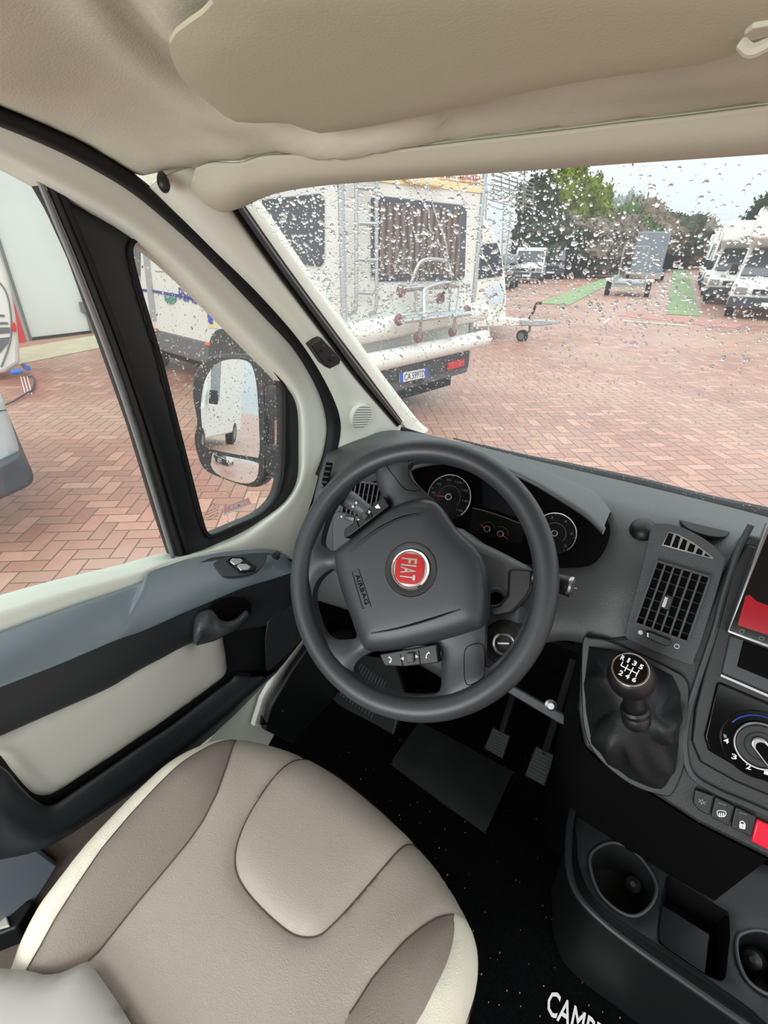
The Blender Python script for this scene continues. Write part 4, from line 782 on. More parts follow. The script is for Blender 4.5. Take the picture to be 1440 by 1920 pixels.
prism('badge_face', FW, sq, HP+.003, HP+.0052, 'red', bdg, .0008)
for i, (s_, x0, x1) in enumerate([('F', -.0145, -.0075), ('I', -.0058, -.0036), ('A', -.0020, .0062), ('T', .0074, .0145)]):
    text('badge_letter', FW, s_, tuple(bc+bx*x0-by*.012), tuple(bc+bx*x1-by*.012), .022, HP+.005, 'chrome', bdg, loc=True, ext=.0012, bold=.012)
fa, fb_ = S2([(322, 752), (362, 925)], .02)
text('airbag_mark', FW, 'AIRBAG', S2([(322, 768)], .0207)[0], S2([(371, 912)], .0207)[0], .0062, .0203, 'void', sw_, loc=True)
tube('airbag_frame', [FW.at(p, .0203) for p in S2([(308, 752), (340, 738), (400, 918), (360, 930)], .0203)], .0004, 'void', sw_, 0, 5, True)
# thumb control pods
p1 = [(268, 568), (272, 545), (330, 500), (460, 385), (486, 435), (400, 500), (300, 575), (272, 588)]
plate('control_pod', FW, [(540+x/2.5714, 780+y/2.5714) for x, y in p1], -.012, .006, 'black', sw_, .0015)
p2 = [(440, 1150), (715, 1100), (724, 1190), (560, 1208), (465, 1204)]
plate('control_pod', FW, [(540+x/2.5714, 780+y/2.5714) for x, y in p2], -.012, .006, 'black', sw_, .0015)
Q = lambda L: [(540+x/2.5714, 780+y/2.5714) for x, y in L]
for L in ([(388, 446), (392, 443), (410, 485), (406, 490)], [(330, 503), (334, 500), (345, 533), (340, 537)], [(540, 1150), (544, 1149), (556, 1207), (551, 1207)], [(628, 1130), (632, 1129), (640, 1198), (635, 1198)]):
    plate('pod_gap', FW, Q(L), .0055, .0063, 'void', sw_)
plate('roller', FW, Q([(346, 470), (368, 456), (385, 482), (364, 500)]), .005, .012, 'dark', sw_, .0015); plate('roller', FW, Q([(566, 1145), (603, 1141), (605, 1188), (570, 1192)]), .005, .012, 'dark', sw_, .0015)
for L in ([(384, 463), (397, 459), (398, 464), (385, 468)], [(388, 455), (393, 455), (394, 471), (389, 471)], [(334, 499), (343, 496), (344, 500), (335, 503)], [(543, 1169), (556, 1161), (558, 1178)], [(614, 1151), (627, 1160), (615, 1168)], [(418, 437), (430, 430), (440, 444), (425, 446)], [(428, 428), (434, 425), (445, 443), (440, 447)]):
    plate('control_mark', FW, Q(L), .006, .0067, 'white', sw_)
for L in ([(487, 1162), (496, 1168), (498, 1178), (490, 1188)], [(683, 1140), (672, 1146), (667, 1157), (668, 1168)]):
    tube('control_mark', [FW.at(p, .0064) for p in S2(L, .0064)], lambda t: .0007+.001*abs(2*t-1)**3, 'white', sw_, 20, 6)
for L in ([(472, 215), (500, 200), (560, 185), (590, 192), (580, 230), (585, 300), (635, 352), (560, 350), (510, 290), (478, 245)], [(850, 1130), (880, 1105), (930, 1102), (945, 1140), (948, 1215), (940, 1260), (880, 1296), (855, 1280), (846, 1200)]):
    q = [tuple(p) for p in cr1(S2(L, .004), 40, True)]
    tube('spoke_seam', [FW.at(p, float(spoke_h(np.array([p]), np.array([.03]))[0])) for p in q], .0005, 'void', sw_, 0, 5, True)
# ---- steering column, stalks, ignition
col = root('steering_column', WC-FW.n*.12, 'grey plastic steering column shroud with stalks and ignition lock', 'steering column')
FCo = Frame(WC-FW.n*.07, WA, WB)
plate('upper_shroud', FCo, [(760, 1000), (860, 985), (893, 1012), (935, 1032), (985, 1058), (998, 1072), (985, 1100), (960, 1130), (935, 1145), (860, 1150), (740, 1120)], -.10, .0, 'pod', col, .016)
plate('lower_shroud', FCo, [(740, 1120), (870, 1120), (940, 1146), (975, 1130), (973, 1180), (975, 1210), (960, 1250), (920, 1285), (850, 1290), (750, 1230)], -.12, -.012, 'dark', col, .014)
c = FCo.px(930, 1124, .001); lathe('column_knob', FCo.at(c, -.004), FW.n, [(.017, 0), (.018, .006), (.015, .009), (.011, .008), (.010, .001)], 'dark', col, 32)
prism('knob_hole', FCo, disc(FCo, c, .0105, 24), -.002, .0035, 'void', col)
c = FCo.px(944, 1207, -.012+.02)
lathe('ignition_housing', FCo.at(c, -.03), FW.n, [(.034, 0), (.032, .02), (.027, .034), (.020, .038)], 'black', col, 40)
lathe('ignition_lock', FCo.at(c, .004), FW.n, [(.0155, 0), (.0155, .006), (.014, .0075), (.012, .006), (.0118, .002)], 'satin', col, 32)
prism('key_slot', FCo, [(c[0]-.008, c[1]-.004), (c[0]+.008, c[1]+.001), (c[0]+.0075, c[1]+.005), (c[0]-.009, c[1])], .004, .0095, 'satin', col, .001)
# right stalk
FSt = Frame(WC-FW.n*.045, WA, WB)
sp = [FSt.at(FSt.px(u, v, h), h) for u, v, h in [(945, 1150, -.02), (968, 1120, -.006), (972, 1084, -.002), (1000, 1080, 0), (1040, 1091, .002), (1066, 1099, .004)]]
wl = root('wiper_stalk', sp[0], 'black wiper stalk with round end button right of the steering wheel', 'stalk')
plate('stalk_root', FSt, [(952, 1068), (962, 1064), (1000, 1066), (998, 1105), (985, 1125), (960, 1150), (925, 1156), (905, 1146), (910, 1135), (935, 1133), (950, 1115)], -.02, .006, 'black', wl, .006)
tube('stalk_arm', sp[3:], lambda t: .0115+.002*t, 'black', wl, 16, 20)
d = (sp[-1]-sp[-2]).normalized(); lathe('end_cap', sp[-1], d, [(.0135, 0), (.0142, .002), (.0135, .005), (.0115, .0055), (.001, .006)], 'satin', wl, 32); lathe('end_button', sp[-1], d, [(.011, .005), (.0108, .0068), (.001, .0075)], 'dark', wl, 24)
FE = Frame(sp[-1]+d*.0076, KX, d.cross(KX)); prism('stalk_mark', FE, [(-.003, -.002), (.003, -.001), (.002, .003), (-.002, .0025)], 0, .0004, 'white', wl)
lp2 = [FSt.at(FSt.px(u, v, h), h) for u, v, h in [(720, 990, -.03), (690, 962, -.012), (668, 945, -.006), (652, 935, -.004)]]
ls = root('light_stalk', lp2[0], 'grey light stalk with lamp symbols left behind the steering wheel', 'stalk')
tube('stalk_arm', lp2, lambda t: .010+.005*t, 'pod', ls, 20, 20); d2 = (lp2[-1]-lp2[-2]).normalized(); lathe('stalk_end', lp2[-1], d2, [(.0155, -.002), (.0155, .004), (.012, .008), (.002, .009)], 'black', ls, 28)
for u, v in ((668, 943), (662, 950)):
    p = FSt.at(FSt.px(u, v, .0095), .0095); lathe('stalk_mark', p, FSt.n, [(.002, 0), (.002, .0005)], 'white', ls, 12)
# ================================================================== FLOOR AREA
FF = Frame((0, 0, .012), (1, 0, 0), (0, 1, 0))
mt = root('floor_mat', FF.at(FF.px(900, 1650), -.006), 'black carpet mat with white stitched lettering in the driver footwell', 'floor mat')
mo = [tuple(p) for p in cr1([FF.px(u, v) for u, v in [(560, 1380), (600, 1290), (800, 1290), (1000, 1370), (1060, 1440), (1080, 1700), (1250, 1900), (1350, 2050), (700, 2100), (500, 1800)]], 80, True)]
patch('mat_pile', FF, mo, .02, lambda P, D: .006*(1-np.exp(-D/.01))+.0015*np.sin(P[:, 0]*23+P[:, 1]*17), 'carpet', mt, rimdown=.006)
hp = [(736, 1431), (742, 1415), (780, 1362), (790, 1355), (950, 1440), (960, 1448), (955, 1462), (916, 1548), (908, 1557), (895, 1552), (742, 1440)]
plate('heel_pad', FF, hp, .004, .0095, 'heel', mt, .0015, smooth=80)
pe = [FF.px(u, v, .009) for u, v in [(1022, 1897), (1150, 1991)]]
text('mat_letter', FF, 'CAMPER', pe[0], pe[1], .037, .0075, 'white', mt, loc=True, ext=.002, bold=.01)
crm = MB()
for _ in range(150):
    u, v = random.uniform(600, 1200), random.uniform(1380, 1915); q = FF.px(u, v, .008)
    if pinside([q], mo)[0]:
        r = random.uniform(.0004, .001); crm.box(FF.at(q, .0085), (r, 0, 0), (0, r*random.uniform(.6, 2), 0), (0, 0, r*.6))
cr_ = crm.build('floor_crumbs', mat('crumb', (150, 140, 115), .9), smooth=False); tag(cr_, 'tiny pale crumbs and grit scattered on the black floor mat', 'crumbs', kind='stuff')
def pedal(name, c, wv, hv, nr, label, tilt=.5):
    o_ = Y(*c); fr = Frame(o_, (1, 0, 0), (0, .75, .65)); r_ = root(name, o_, label, 'pedal')
    prism('pedal_pad', fr, [(-wv*.5, -hv*.5), (wv*.5, -hv*.5), (wv*.46, hv*.5), (-wv*.46, hv*.5)], -.008, 0, 'black', r_, .003)
    for k in range(nr):
        y = -hv*.42+hv*.84*k/(nr-1); prism('pedal_rib', fr, [(-wv*.42, y-.0016), (wv*.42, y-.0016), (wv*.42, y+.0016), (-wv*.42, y+.0016)], 0, .0035, 'dark', r_, .0006)
    tube('pedal_arm', [fr.at((0, hv*.3), -.01), fr.at((0, hv*.3), -.01)+Vector((0, .05, .10)), fr.at((0, hv*.3), -.01)+Vector((0, .10, .28))], .009, 'black', r_, 12, 8)
pedal('brake_pedal', (932, 1392, .84), .052, .06, 8, 'ribbed black rubber brake pedal beyond the heel pad of the mat')
pedal('accelerator_pedal', (1012, 1435, .82), .05, .075, 9, 'ribbed black accelerator pedal beside the centre console')
fr_ = root('foot_rest', Y(690, 1340, .82), 'ribbed dark footrest left of the pedals under the wheel', 'footrest')
FR = Frame(Y(690, 1350, .76), (1, 0, 0), (0, .7, .6))
plate('rest_body', FR, [(620, 1310), (655, 1270), (680, 1225), (740, 1235), (760, 1300), (735, 1388), (720, 1392), (650, 1345)], -.03, 0, 'bframe', fr_, .006)
for k in range(11):
    t = k/10; a = (636+t*58, 1303+t*42); b = (672+t*50, 1238+t*38)
    plate('rest_rib', FR, [a, (a[0]+3, a[1]+2), (b[0]+3, b[1]+2), b], 0, .004, 'dark', fr_, .0008)
# ================================================================== DRIVER SEAT
FSe = Frame((0, 0, .43), (1, 0, 0), (0, 1, 0)); seat = root('driver_seat', (-.30, .05, 0), 'leather driver seat in taupe and greige with cream edge bands', 'seat')
HZ = .02
SO = [(-40, 1900), (-10, 1850), (5, 1812), (20, 1770), (60, 1698), (105, 1640), (150, 1585), (200, 1532), (260, 1472), (320, 1418), (370, 1382), (405, 1364), (440, 1356), (500, 1358), (545, 1366), (578, 1378), (640, 1412), (700, 1458), (750, 1503), (787, 1540), (830, 1592), (862, 1645), (888, 1698), (902, 1745), (904, 1790), (898, 1840), (884, 1890), (868, 1935), (840, 2020), (780, 2120), (600, 2250), (300, 2250), (60, 2100)]
so2 = np.array([FSe.px(u, v, HZ) for u, v in SO]); so2 = np.array([tuple(p)[:2] for p in cr1([tuple(p) for p in so2], 200, True)])
cx_ = -.305
def seat_base(P):
    P = np.asarray(P); x, y = P[:, 0]-cx_, P[:, 1]; d = edist(P, so2)
    dish = .030*sm((np.abs(x)-.10)/.12)*sm((.36-y)/.15)           # raised side bolsters
    nose = -.030*sm((y-.30)/.12)**1.5
    return dish+nose-.045*np.exp(-d/.014)+.012*np.sin(np.clip((y+.1)/.5, 0, 1)*3.1)+.006
def seat_part(name, L, m, puff=.010, w=.010, sp=.008, smooth=110, extra=None):
    q = [FSe.px(u, v, HZ) for u, v in L]; q = [tuple(p)[:2] for p in cr1(q, smooth, True)]
    def hf(P, D):
        h = seat_base(P)+puff*(1-np.exp(-D/w))-.004
        return h+(extra(P, D) if extra else 0)
    return patch(name, FSe, q, sp, hf, m, seat, rimdown=.02)
LB = [(440, 1369), (436, 1395), (425, 1440), (408, 1490), (380, 1542), (350, 1583), (300, 1642), (260, 1688), (215, 1742), (185, 1778), (163, 1798)]       # left seam
CI = [(440, 1368), (400, 1392), (350, 1438), (300, 1490), (250, 1546), (200, 1606), (150, 1676), (110, 1733), (80, 1780), (52, 1819)]                  # cream inner edge
seat_part('cream_band', [(440, 1357), (405, 1364), (370, 1382), (320, 1418), (260, 1472), (200, 1532), (150, 1585), (105, 1640), (60, 1698), (20, 1770), (4, 1813)]+[(28, 1817)]+CI[::-1], 'creaml', .004, .004, .007)
seat_part('side_bolster', CI+[(80, 1827), (115, 1822), (145, 1810)]+LB[::-1], 'taupe', .010, .012)
RS_ = [(853, 1707), (820, 1722), (790, 1745), (760, 1772), (725, 1812), (697, 1845), (675, 1880), (655, 1910), (640, 1945), (610, 2020)]
RC_ = [(853, 1707), (852, 1745), (845, 1785), (832, 1825), (815, 1862), (795, 1905), (770, 1950), (730, 2040)]
seat_part('side_bolster', RS_+RC_[::-1], 'taupe', .010, .012)
seat_part('cream_band', RC_[::-1]+[(870, 1700), (888, 1700), (902, 1745), (904, 1790), (898, 1840), (884, 1890), (868, 1935), (820, 2050)][0:], 'creaml', .004, .004, .007)
IN = [(578, 1380), (548, 1408), (520, 1440), (490, 1482), (462, 1530), (446, 1570), (440, 1600), (442, 1630), (456, 1660), (485, 1695), (520, 1728), (548, 1748), (570, 1754), (595, 1752), (615, 1738), (650, 1702), (690, 1655), (730, 1606), (762, 1565), (786, 1541)]
def dens(L, step=6, wide=False):
    out = []
    for i in range(len(L)-1):
        a, b = np.array(L[i], float), np.array(L[i+1], float); k = max(1, int(np.hypot(*(b-a))/step)); out += [tuple(a+(b-a)*j/k) for j in range(k)]
    return out+[tuple(L[-1])]
IN = [tuple(p) for p in cr1(IN, 170)]; LBs = [tuple(p) for p in cr1(LB, 90)]; RSs = [tuple(p) for p in cr1(RS_, 70)]
MAINL = [(440, 1357), (500, 1358), (545, 1366), (576, 1378)]
mainq = dens(MAINL)+IN[1:-1]+dens([(788, 1541), (830, 1592), (862, 1645), (888, 1698), (853, 1706)])+RSs[1:]+dens([(300, 2030), (250, 1925), (205, 1856), (178, 1822), (170, 1810)], 9)+LBs[::-1]
qd = [FSe.px(u, v, HZ) for u, v in mainq]
patch('seat_panel', FSe, qd, .008, lambda P, D: seat_base(P)+.007*(1-np.exp(-D/.010))-.004, 'greige', seat, rimdown=.02, raw=True)
qd = [FSe.px(u, v, HZ) for u, v in IN+dens([(783, 1536), (700, 1458), (640, 1412), (584, 1383)])]
patch('thigh_insert', FSe, qd, .008, lambda P, D: seat_base(P)+.015*(1-np.exp(-D/.013))-.004, 'greige', seat, rimdown=.02, raw=True)
patch('seat_core', FSe, [tuple(p) for p in so2[::2]], .014, lambda P, D: seat_base(P)-.009, 'taupe', seat)
for nm, L in [('stitching', LB), ('stitching', IN[:]), ('stitching', RS_[:8]), ('stitching', CI)]:
    Q_ = np.array([FSe.px(u, v, HZ) for u, v in L]); Q_ = rs(Q_, 110); H_ = seat_base(Q_)
    tube(nm, [FSe.at(p, h-.0025) for p, h in zip(Q_, H_)], .0006, 'thread', seat, 0, 5)
skirt = [[FSe.at(p, .0+float(h)) for p, h in zip(so2, seat_base(so2))], [FSe.at((p-so2.mean(0))*1.0+so2.mean(0), -.05) for p in so2], [FSe.at((p-so2.mean(0))*.97+so2.mean(0), -.12) for p in so2]]
loft('cushion_side', skirt, 'maroon', seat, nu=None, closed=True)
prism('seat_base', FSe, [tuple((p-so2.mean(0))*.8+so2.mean(0)) for p in so2[::4]], -.43, -.11, 'black', seat)
# backrest foot in the lower left corner
BK = [(-160, 1815), (-40, 1812), (20, 1817), (60, 1821), (85, 1829), (115, 1824), (145, 1811), (163, 1799), (185, 1828), (212, 1866), (245, 1918), (290, 1990), (380, 2150), (-160, 2150)]
FBk = Frame((0, 0, .462), (1, 0, 0), (0, 1, 0)); q = [FBk.px(u, v) for u, v in BK]; qd = []
for i in range(len(q)):
    a, b = q[i], q[(i+1) % len(q)]; qd += [tuple(np.array(a)*(1-t)+np.array(b)*t) for t in (0, .33, .66)]
patch('backrest', FBk, qd, .010, lambda P, D: .014*(1-np.exp(-D/.014)), 'lgrey', seat, rimdown=.03)
# ================================================================== DOOR MIRROR
M0 = Y(430, 790, .84)
vd = (M0-CAM).normalized(); rd = Vector((-.40, -.91, -.05)).normalized(); mn_ = (rd-vd).normalized()
FMi = Frame(M0, Vector((mn_.y*-1, mn_.x, 0)), (0, 0, 1))
if FMi.n.dot(mn_) < 0: FMi = Frame(M0, -FMi.ex, (0, 0, 1))
FMi = Frame(M0, mn_.cross(Vector((0, 0, 1)))*-1, mn_.cross(mn_.cross(Vector((0, 0, 1))))*-1)
if FMi.n.dot(mn_) < 0: FMi = Frame(M0, -FMi.ex, FMi.ey)
mir = root('door_mirror', M0, 'large dark twin-lens door mirror on two arms outside the quarter window', 'mirror')
hs_ = [(384, 672), (410, 664), (450, 664), (478, 672), (494, 700), (499, 760), (500, 880), (494, 905), (478, 915), (450, 911), (400, 893), (378, 878), (366, 850), (361, 820), (366, 790), (358, 740), (362, 700)]
plate('mirror_housing', FMi, hs_, -.05, -.002, 'bframe', mir, .012, smooth=70)
plate('mirror_rim', FMi, [(u+(430-u)*.05, v+(790-v)*.04) for u, v in hs_], -.004, .004, 'black', mir, .003, smooth=70)
g1 = [(404, 684), (430, 674), (460, 676), (474, 690), (482, 730), (486, 800), (486, 852), (470, 856), (385, 838), (380, 810), (377, 760), (384, 715)]
g2 = [(392, 850), (420, 854), (478, 866), (484, 880), (480, 898), (466, 906), (440, 902), (410, 890), (396, 876)]
prism('main_lens', FMi, [tuple(p) for p in cr1([FMi.px(u, v, .006) for u, v in g1], 60, True)], .004, .0065, 'mirrorm', mir)
q = [tuple(p) for p in cr1([FMi.px(u, v, .006) for u, v in g2], 40, True)]; cq = np.mean(np.array(q), 0)
patch('wide_lens', FMi, q, .006, lambda P, D: .010-.9*((P[:, 0]-cq[0])**2+(P[:, 1]-cq[1])**2), 'mirrorm', mir, rimdown=.003)
for pts in ([(494, 722), (520, 726), (630, 745), (630, 815), (512, 788), (496, 782)], [(494, 832), (520, 842), (630, 880), (630, 950), (518, 905), (496, 885)]):
    plate('mirror_arm', Frame(Y(515, 790, .86), FMi.ex, FMi.ey), pts, -.035, -.004, 'bframe', mir, .008)
# ================================================================== OUTSIDE
GZ = -.6; UP = Vector((0, 0, 1))
def wheel(mb_t, mb_h, c, ax, r=.32, wd=.2):
    ax = Vector(ax).normalized(); mb_t.bar(Vector(c)-ax*wd/2, Vector(c)+ax*wd/2, r, 24); mb_h.bar(Vector(c)-ax*(wd/2+.01), Vector(c)+ax*(wd/2+.01), r*.58, 12)
def wheels(parent, cs, ax, r=.32):
    for c in cs:
        t, h = MB(), MB(); wheel(t, h, c, ax, r); w_ = t.build('wheel', 'tyre', parent); h.build('hubcap', 'steel', w_)
# strips, kerb
def strip(name, pts, m, h=.006, kind='structure'):
    o = mesh(name, [Z(u, v, GZ+h) for u, v in pts], [tuple(range(len(pts)))], m); tag(o, kind=kind); return o
FGd = Frame((0, 0, GZ), (1, 0, 0), (0, 1, 0))
for k, q in enumerate([[(1012, 568), (1068, 571), (1168, 519), (1158, 511)], [(1250, 588), (1312, 591), (1290, 506), (1262, 504)]]):
    gs_ = plate('grass_strip', FGd, q, 0, .03, 'grass', None, .01); tag(gs_, ['green grass strip running diagonally left of the parked trailer', 'green grass strip beside the row of motorhomes on the right'][k], 'grass', kind='stuff')
strip('ground_kerb', [(-200, 700), (40, 652), (170, 630), (260, 612), (260, 640), (168, 656), (40, 682), (-200, 748)], 'kerb')
strip('ground_marking', [(1170, 586), (1180, 583), (1395, 608), (1380, 616), (1160, 592)], 'wallred' if 0 else mat('faded_red', (176, 124, 114), .7))
strip('ground_marking', [(1150, 592), (1154, 592), (1134, 606), (1128, 606)], mat('faded_white', (205, 190, 178), .8)); strip('ground_marking', [(1170, 600), (1290, 610), (1290, 612), (1166, 602)], 'kerb')
# warehouse
wh = root('warehouse', (-12.1, 3, GZ), 'white warehouse wall with red column and tall sliding door panels', 'building')
FWh = Frame((-12.1, 0, 0), (0, 1, 0), UP)
WQ = lambda y0, z0, y1, z1: [(y0, z0), (y1, z0), (y1, z1), (y0, z1)]
prism('wall_panel', FWh, WQ(-12, GZ, 13, 6.5), -3, -.06, 'wall', wh)
yb = FWh.px(60, 638)[0]; prism('sliding_door', FWh, WQ(yb, GZ+.04, yb+1.25, 5.6), -.06, .0, 'wall', wh, .01); prism('sliding_door', FWh, WQ(yb+1.30, GZ+.04, yb+3.3, 5.6), -.06, .0, 'wall', wh, .01)
prism('sliding_door', FWh, WQ(yb+3.4, GZ+.04, yb+7, 5.6), -.06, .0, 'wall', wh, .01)
prism('door_edge', FWh, WQ(yb-.09, GZ, yb-.01, 6.2), -.06, .05, 'steel', wh); prism('door_edge', FWh, WQ(yb+1.24, GZ, yb+1.31, 6.2), -.06, .05, 'steel', wh)
prism('bottom_rail', FWh, WQ(yb-.05, GZ, yb+7, GZ+.06), -.06, .03, 'bframe', wh)
prism('red_column', FWh, WQ(yb-1.0, GZ, yb-.15, 6.4), -.06, .12, 'wallred', wh, .01); prism('steel_post', FWh, WQ(yb-.15, GZ, yb-.09, 6.4), -.06, .1, 'alu', wh)
for z in (.05, 2.1, 3.9): prism('hinge', FWh, WQ(yb+1.15, GZ+.4+z, yb+1.40, GZ+.62+z), 0, .08, 'steel', wh, .01)
# ---- main motorhome
ca = Vector((-.986, .165, 0)).normalized(); cb = Vector((-ca.y*-1, ca.x*-1, 0)); cb = Vector((.165, .986, 0)).normalized()
Kc = Z(648, 760, -.25); Kc.z = 0
FSd = Frame(Kc, -ca, UP); FRr = Frame(Kc, cb, UP); LEN, WID = 5.6, 2.2
mh = root('motorhome', (Kc.x+ca.x*2.6+cb.x*1.1, Kc.y+ca.y*2.6+cb.y*1.1, GZ), 'white motorhome with rear ladder, bike rack and brown curtained window beyond windscreen', 'motorhome')
FTp = Frame((Kc.x, Kc.y, 0), ca, cb)
prism('body', FSd, [(-LEN, -.02), (-LEN+.0, 1.0), (-LEN+.25, 2.3), (0, 2.3), (0, -.02)], -WID, 0, 'cwhite', mh, .04)
sp_ = [(-LEN, -.22), (-LEN, .0), (0, .0), (0, -.22), (-.9, -.22), (-1.0, .02), (-1.3, .14), (-1.6, .02), (-1.7, -.22)]
prism('skirt', FSd, [(-LEN-.02, -.25), (-LEN-.02, .06), (.02, .06), (.02, -.25)], -WID-.01, .015, 'cskirt', mh, .03)
prism('underbody', FSd, [(-LEN+.1, -.4), (-LEN+.1, -.2), (-.1, -.2), (-.1, -.4)], -WID+.2, -.2, 'void', mh)
wy = FSd.px(428, 655)[0]; prism('wheel_arch', FSd, [(wy+.5*math.cos(t), -.2+.48*math.sin(t)) for t in np.linspace(0, math.pi, 20)], .0, .03, 'bumper', mh, .01)
wheels(mh, [FSd.at((wy, GZ+.33), -.1), FSd.at((wy, GZ+.33), -WID+.12), FSd.at((-LEN+.9, GZ+.33), -.1)], cb)
P_ = lambda nm, fr, L, h0, h1, m, bv=0, sm_=0: plate(nm, fr, L, h0, h1, m, mh, bv, sm_)
P_('side_window', FSd, [(488, 374), (598, 362), (606, 372), (606, 490), (598, 500), (488, 486), (430, 470), (430, 390)], 0, .02, 'cwin', .01)
P_('cab_curtain', FSd, [(282, 442), (350, 442), (360, 500), (292, 492), (285, 470)], 0, .015, 'redsoft', .005)
P_('windscreen_edge', FSd, [(225, 440), (262, 440), (262, 530), (250, 532), (225, 520)], .0, .012, 'cwin', .004)
P_('corner_profile', FSd, [(262, 430), (270, 430), (290, 600), (282, 600)], 0, .03, 'alu', .004)
P_('stripe', FSd, [(250, 540), (290, 544), (330, 551), (400, 566), (400, 572), (330, 557), (290, 549), (250, 545)], 0, .008, 'dblue')
P_('green_decal', FSd, [(307, 554), (318, 556), (330, 558), (330, 564), (324, 570), (316, 570), (309, 564)], .008, .012, 'green')
text('side_letter', FSd, 'PEMBER', (336, 562), (390, 576), .16, .01, 'dblue', mh, shear=.2)
P_('sticker', FSd, [(384, 572), (402, 578), (407, 616), (390, 614)], 0, .01, 'yellow'); P_('sticker_print', FSd, [(388, 577), (396, 580), (399, 606), (391, 604)], .01, .014, 'pblue', .002, 20)
for p in ((288, 617), (388, 645)): P_('marker_lamp', FSd, [(p[0]-5, p[1]-3), (p[0]+5, p[1]-1), (p[0]+5, p[1]+4), (p[0]-5, p[1]+2)], .015, .04, 'orange', .004)
P_('panel_line', FSd, [(290, 508), (360, 512), (360, 513), (290, 509)], 0, .006, 'steel')
# rear wall
tube('corner_trim', [FRr.at((0, z), .01) for z in (-.1, 1, 2.3)], .03, 'alu', mh, 0, 8); tube('corner_trim', [FRr.at((WID, z), .01) for z in (-.1, 1, 2.3)], .03, 'alu', mh, 0, 8)
P_('rear_window_frame', FRr, [(698, 372), (706, 366), (868, 384), (876, 392), (872, 520), (864, 526), (708, 528), (698, 520)], 0, .02, 'cwin', .008)
P_('curtain', FRr, [(712, 384), (864, 396), (862, 515), (712, 516)], .02, .026, 'curt')
wv = M['curt'].node_tree; nw = wv.nodes.new('ShaderNodeTexWave'); nw.inputs['Scale'].default_value = 3; nw.inputs['Distortion'].default_value = 2; tcw = wv.nodes.new('ShaderNodeTexCoord'); mw_ = wv.nodes.new('ShaderNodeMixRGB'); mw_.inputs[1].default_value = (lin(74), lin(62), lin(60), 1); mw_.inputs[2].default_value = (lin(128), lin(112), lin(104), 1)  # wave bands put the light and shade of folds into the curtain colour
wv.links.new(tcw.outputs['Object'], nw.inputs[0]); nw.bands_direction = 'Y'; wv.links.new(nw.outputs['Fac'], mw_.inputs[0]); wv.links.new(mw_.outputs[0], wv.nodes['Principled BSDF'].inputs['Base Color'])
P_('yellow_band', FRr, [(690, 322), (905, 348), (904, 362), (690, 338)], 0, .012, 'yellow'); P_('yellow_line', FRr, [(690, 316), (905, 342), (905, 345), (690, 319)], 0, .012, 'yellow')
P_('roof_lamp', FRr, [(755, 332), (775, 326), (822, 334), (838, 346), (822, 352), (772, 345)], .0, .05, 'yellow', .02)
P_('top_band', FRr, [(780, 300), (905, 316), (905, 338), (780, 322)], 0, .011, 'cwhite')
text('rear_letter', FRr, 'TOURING', (790, 331), (848, 335), .10, .013, 'redtxt', mh); text('rear_letter', FRr, 'EMOVES', (862, 334), (900, 338), .07, .013, 'redtxt', mh); text('rear_letter', FRr, 'TEL 02 3103', (862, 341), (900, 345), .05, .013, 'redtxt', mh)
lad = root('ladder', FRr.at(FRr.px(688, 480), .08)); lad.parent = mh; lad.matrix_parent_inverse = mh.matrix_world.inverted()
for u in (668, 706): tube('ladder_rail', [FRr.at(FRr.px(u, v, .1), h) for v, h in [(260, .1), (340, .1), (460, .1), (560, .1), (583, .08), (590, .0)]], .018, 'alu', lad, 40, 8)
for v in (305, 352, 418, 486, 548): tube('rung', [FRr.at(FRr.px(668, v, .1), .1), FRr.at(FRr.px(706, v+2, .1), .1)], .018, 'alu', lad, 0, 8)
tube('bumper_tube', [FRr.at((-.08, FRr.px(655, 628, .12)[1]), .12), FRr.at((WID+.05, FRr.px(890, 585, .12)[1]), .12)], .11, 'cwhite', mh, 0, 20)
tube('bumper_tube', [FRr.at((.0, FRr.px(690, 682, .2)[1]), .2), FRr.at((WID+.05, FRr.px(890, 638, .2)[1]), .2)], .10, 'cwhite', mh, 0, 20)
P_('rear_bumper', FRr, [(700, 675), (882, 655), (880, 690), (750, 716), (700, 722)], -.1, .12, 'bumper', .03)
P_('tail_lamp', FRr, [(840, 680), (872, 673), (871, 686), (841, 694)], .12, .15, 'tail', .006)
P_('number_plate', FRr, [(750, 700), (802, 690), (803, 707), (750, 718)], .125, .14, 'plate', .003)
P_('plate_edge', FRr, [(750, 700), (756, 699), (756, 717), (750, 718)], .14, .143, 'pblue'); P_('plate_edge', FRr, [(797, 691), (802, 690), (803, 707), (797, 708)], .14, .143, 'pblue')
text('plate_letter', FRr, 'CA 599TD', (758, 714), (796, 706), .075, .143, 'bframe', mh)
P_('tow_hook', FRr, [(778, 712), (792, 708), (796, 714), (786, 722), (780, 720)], .1, .14, 'bframe', .004)
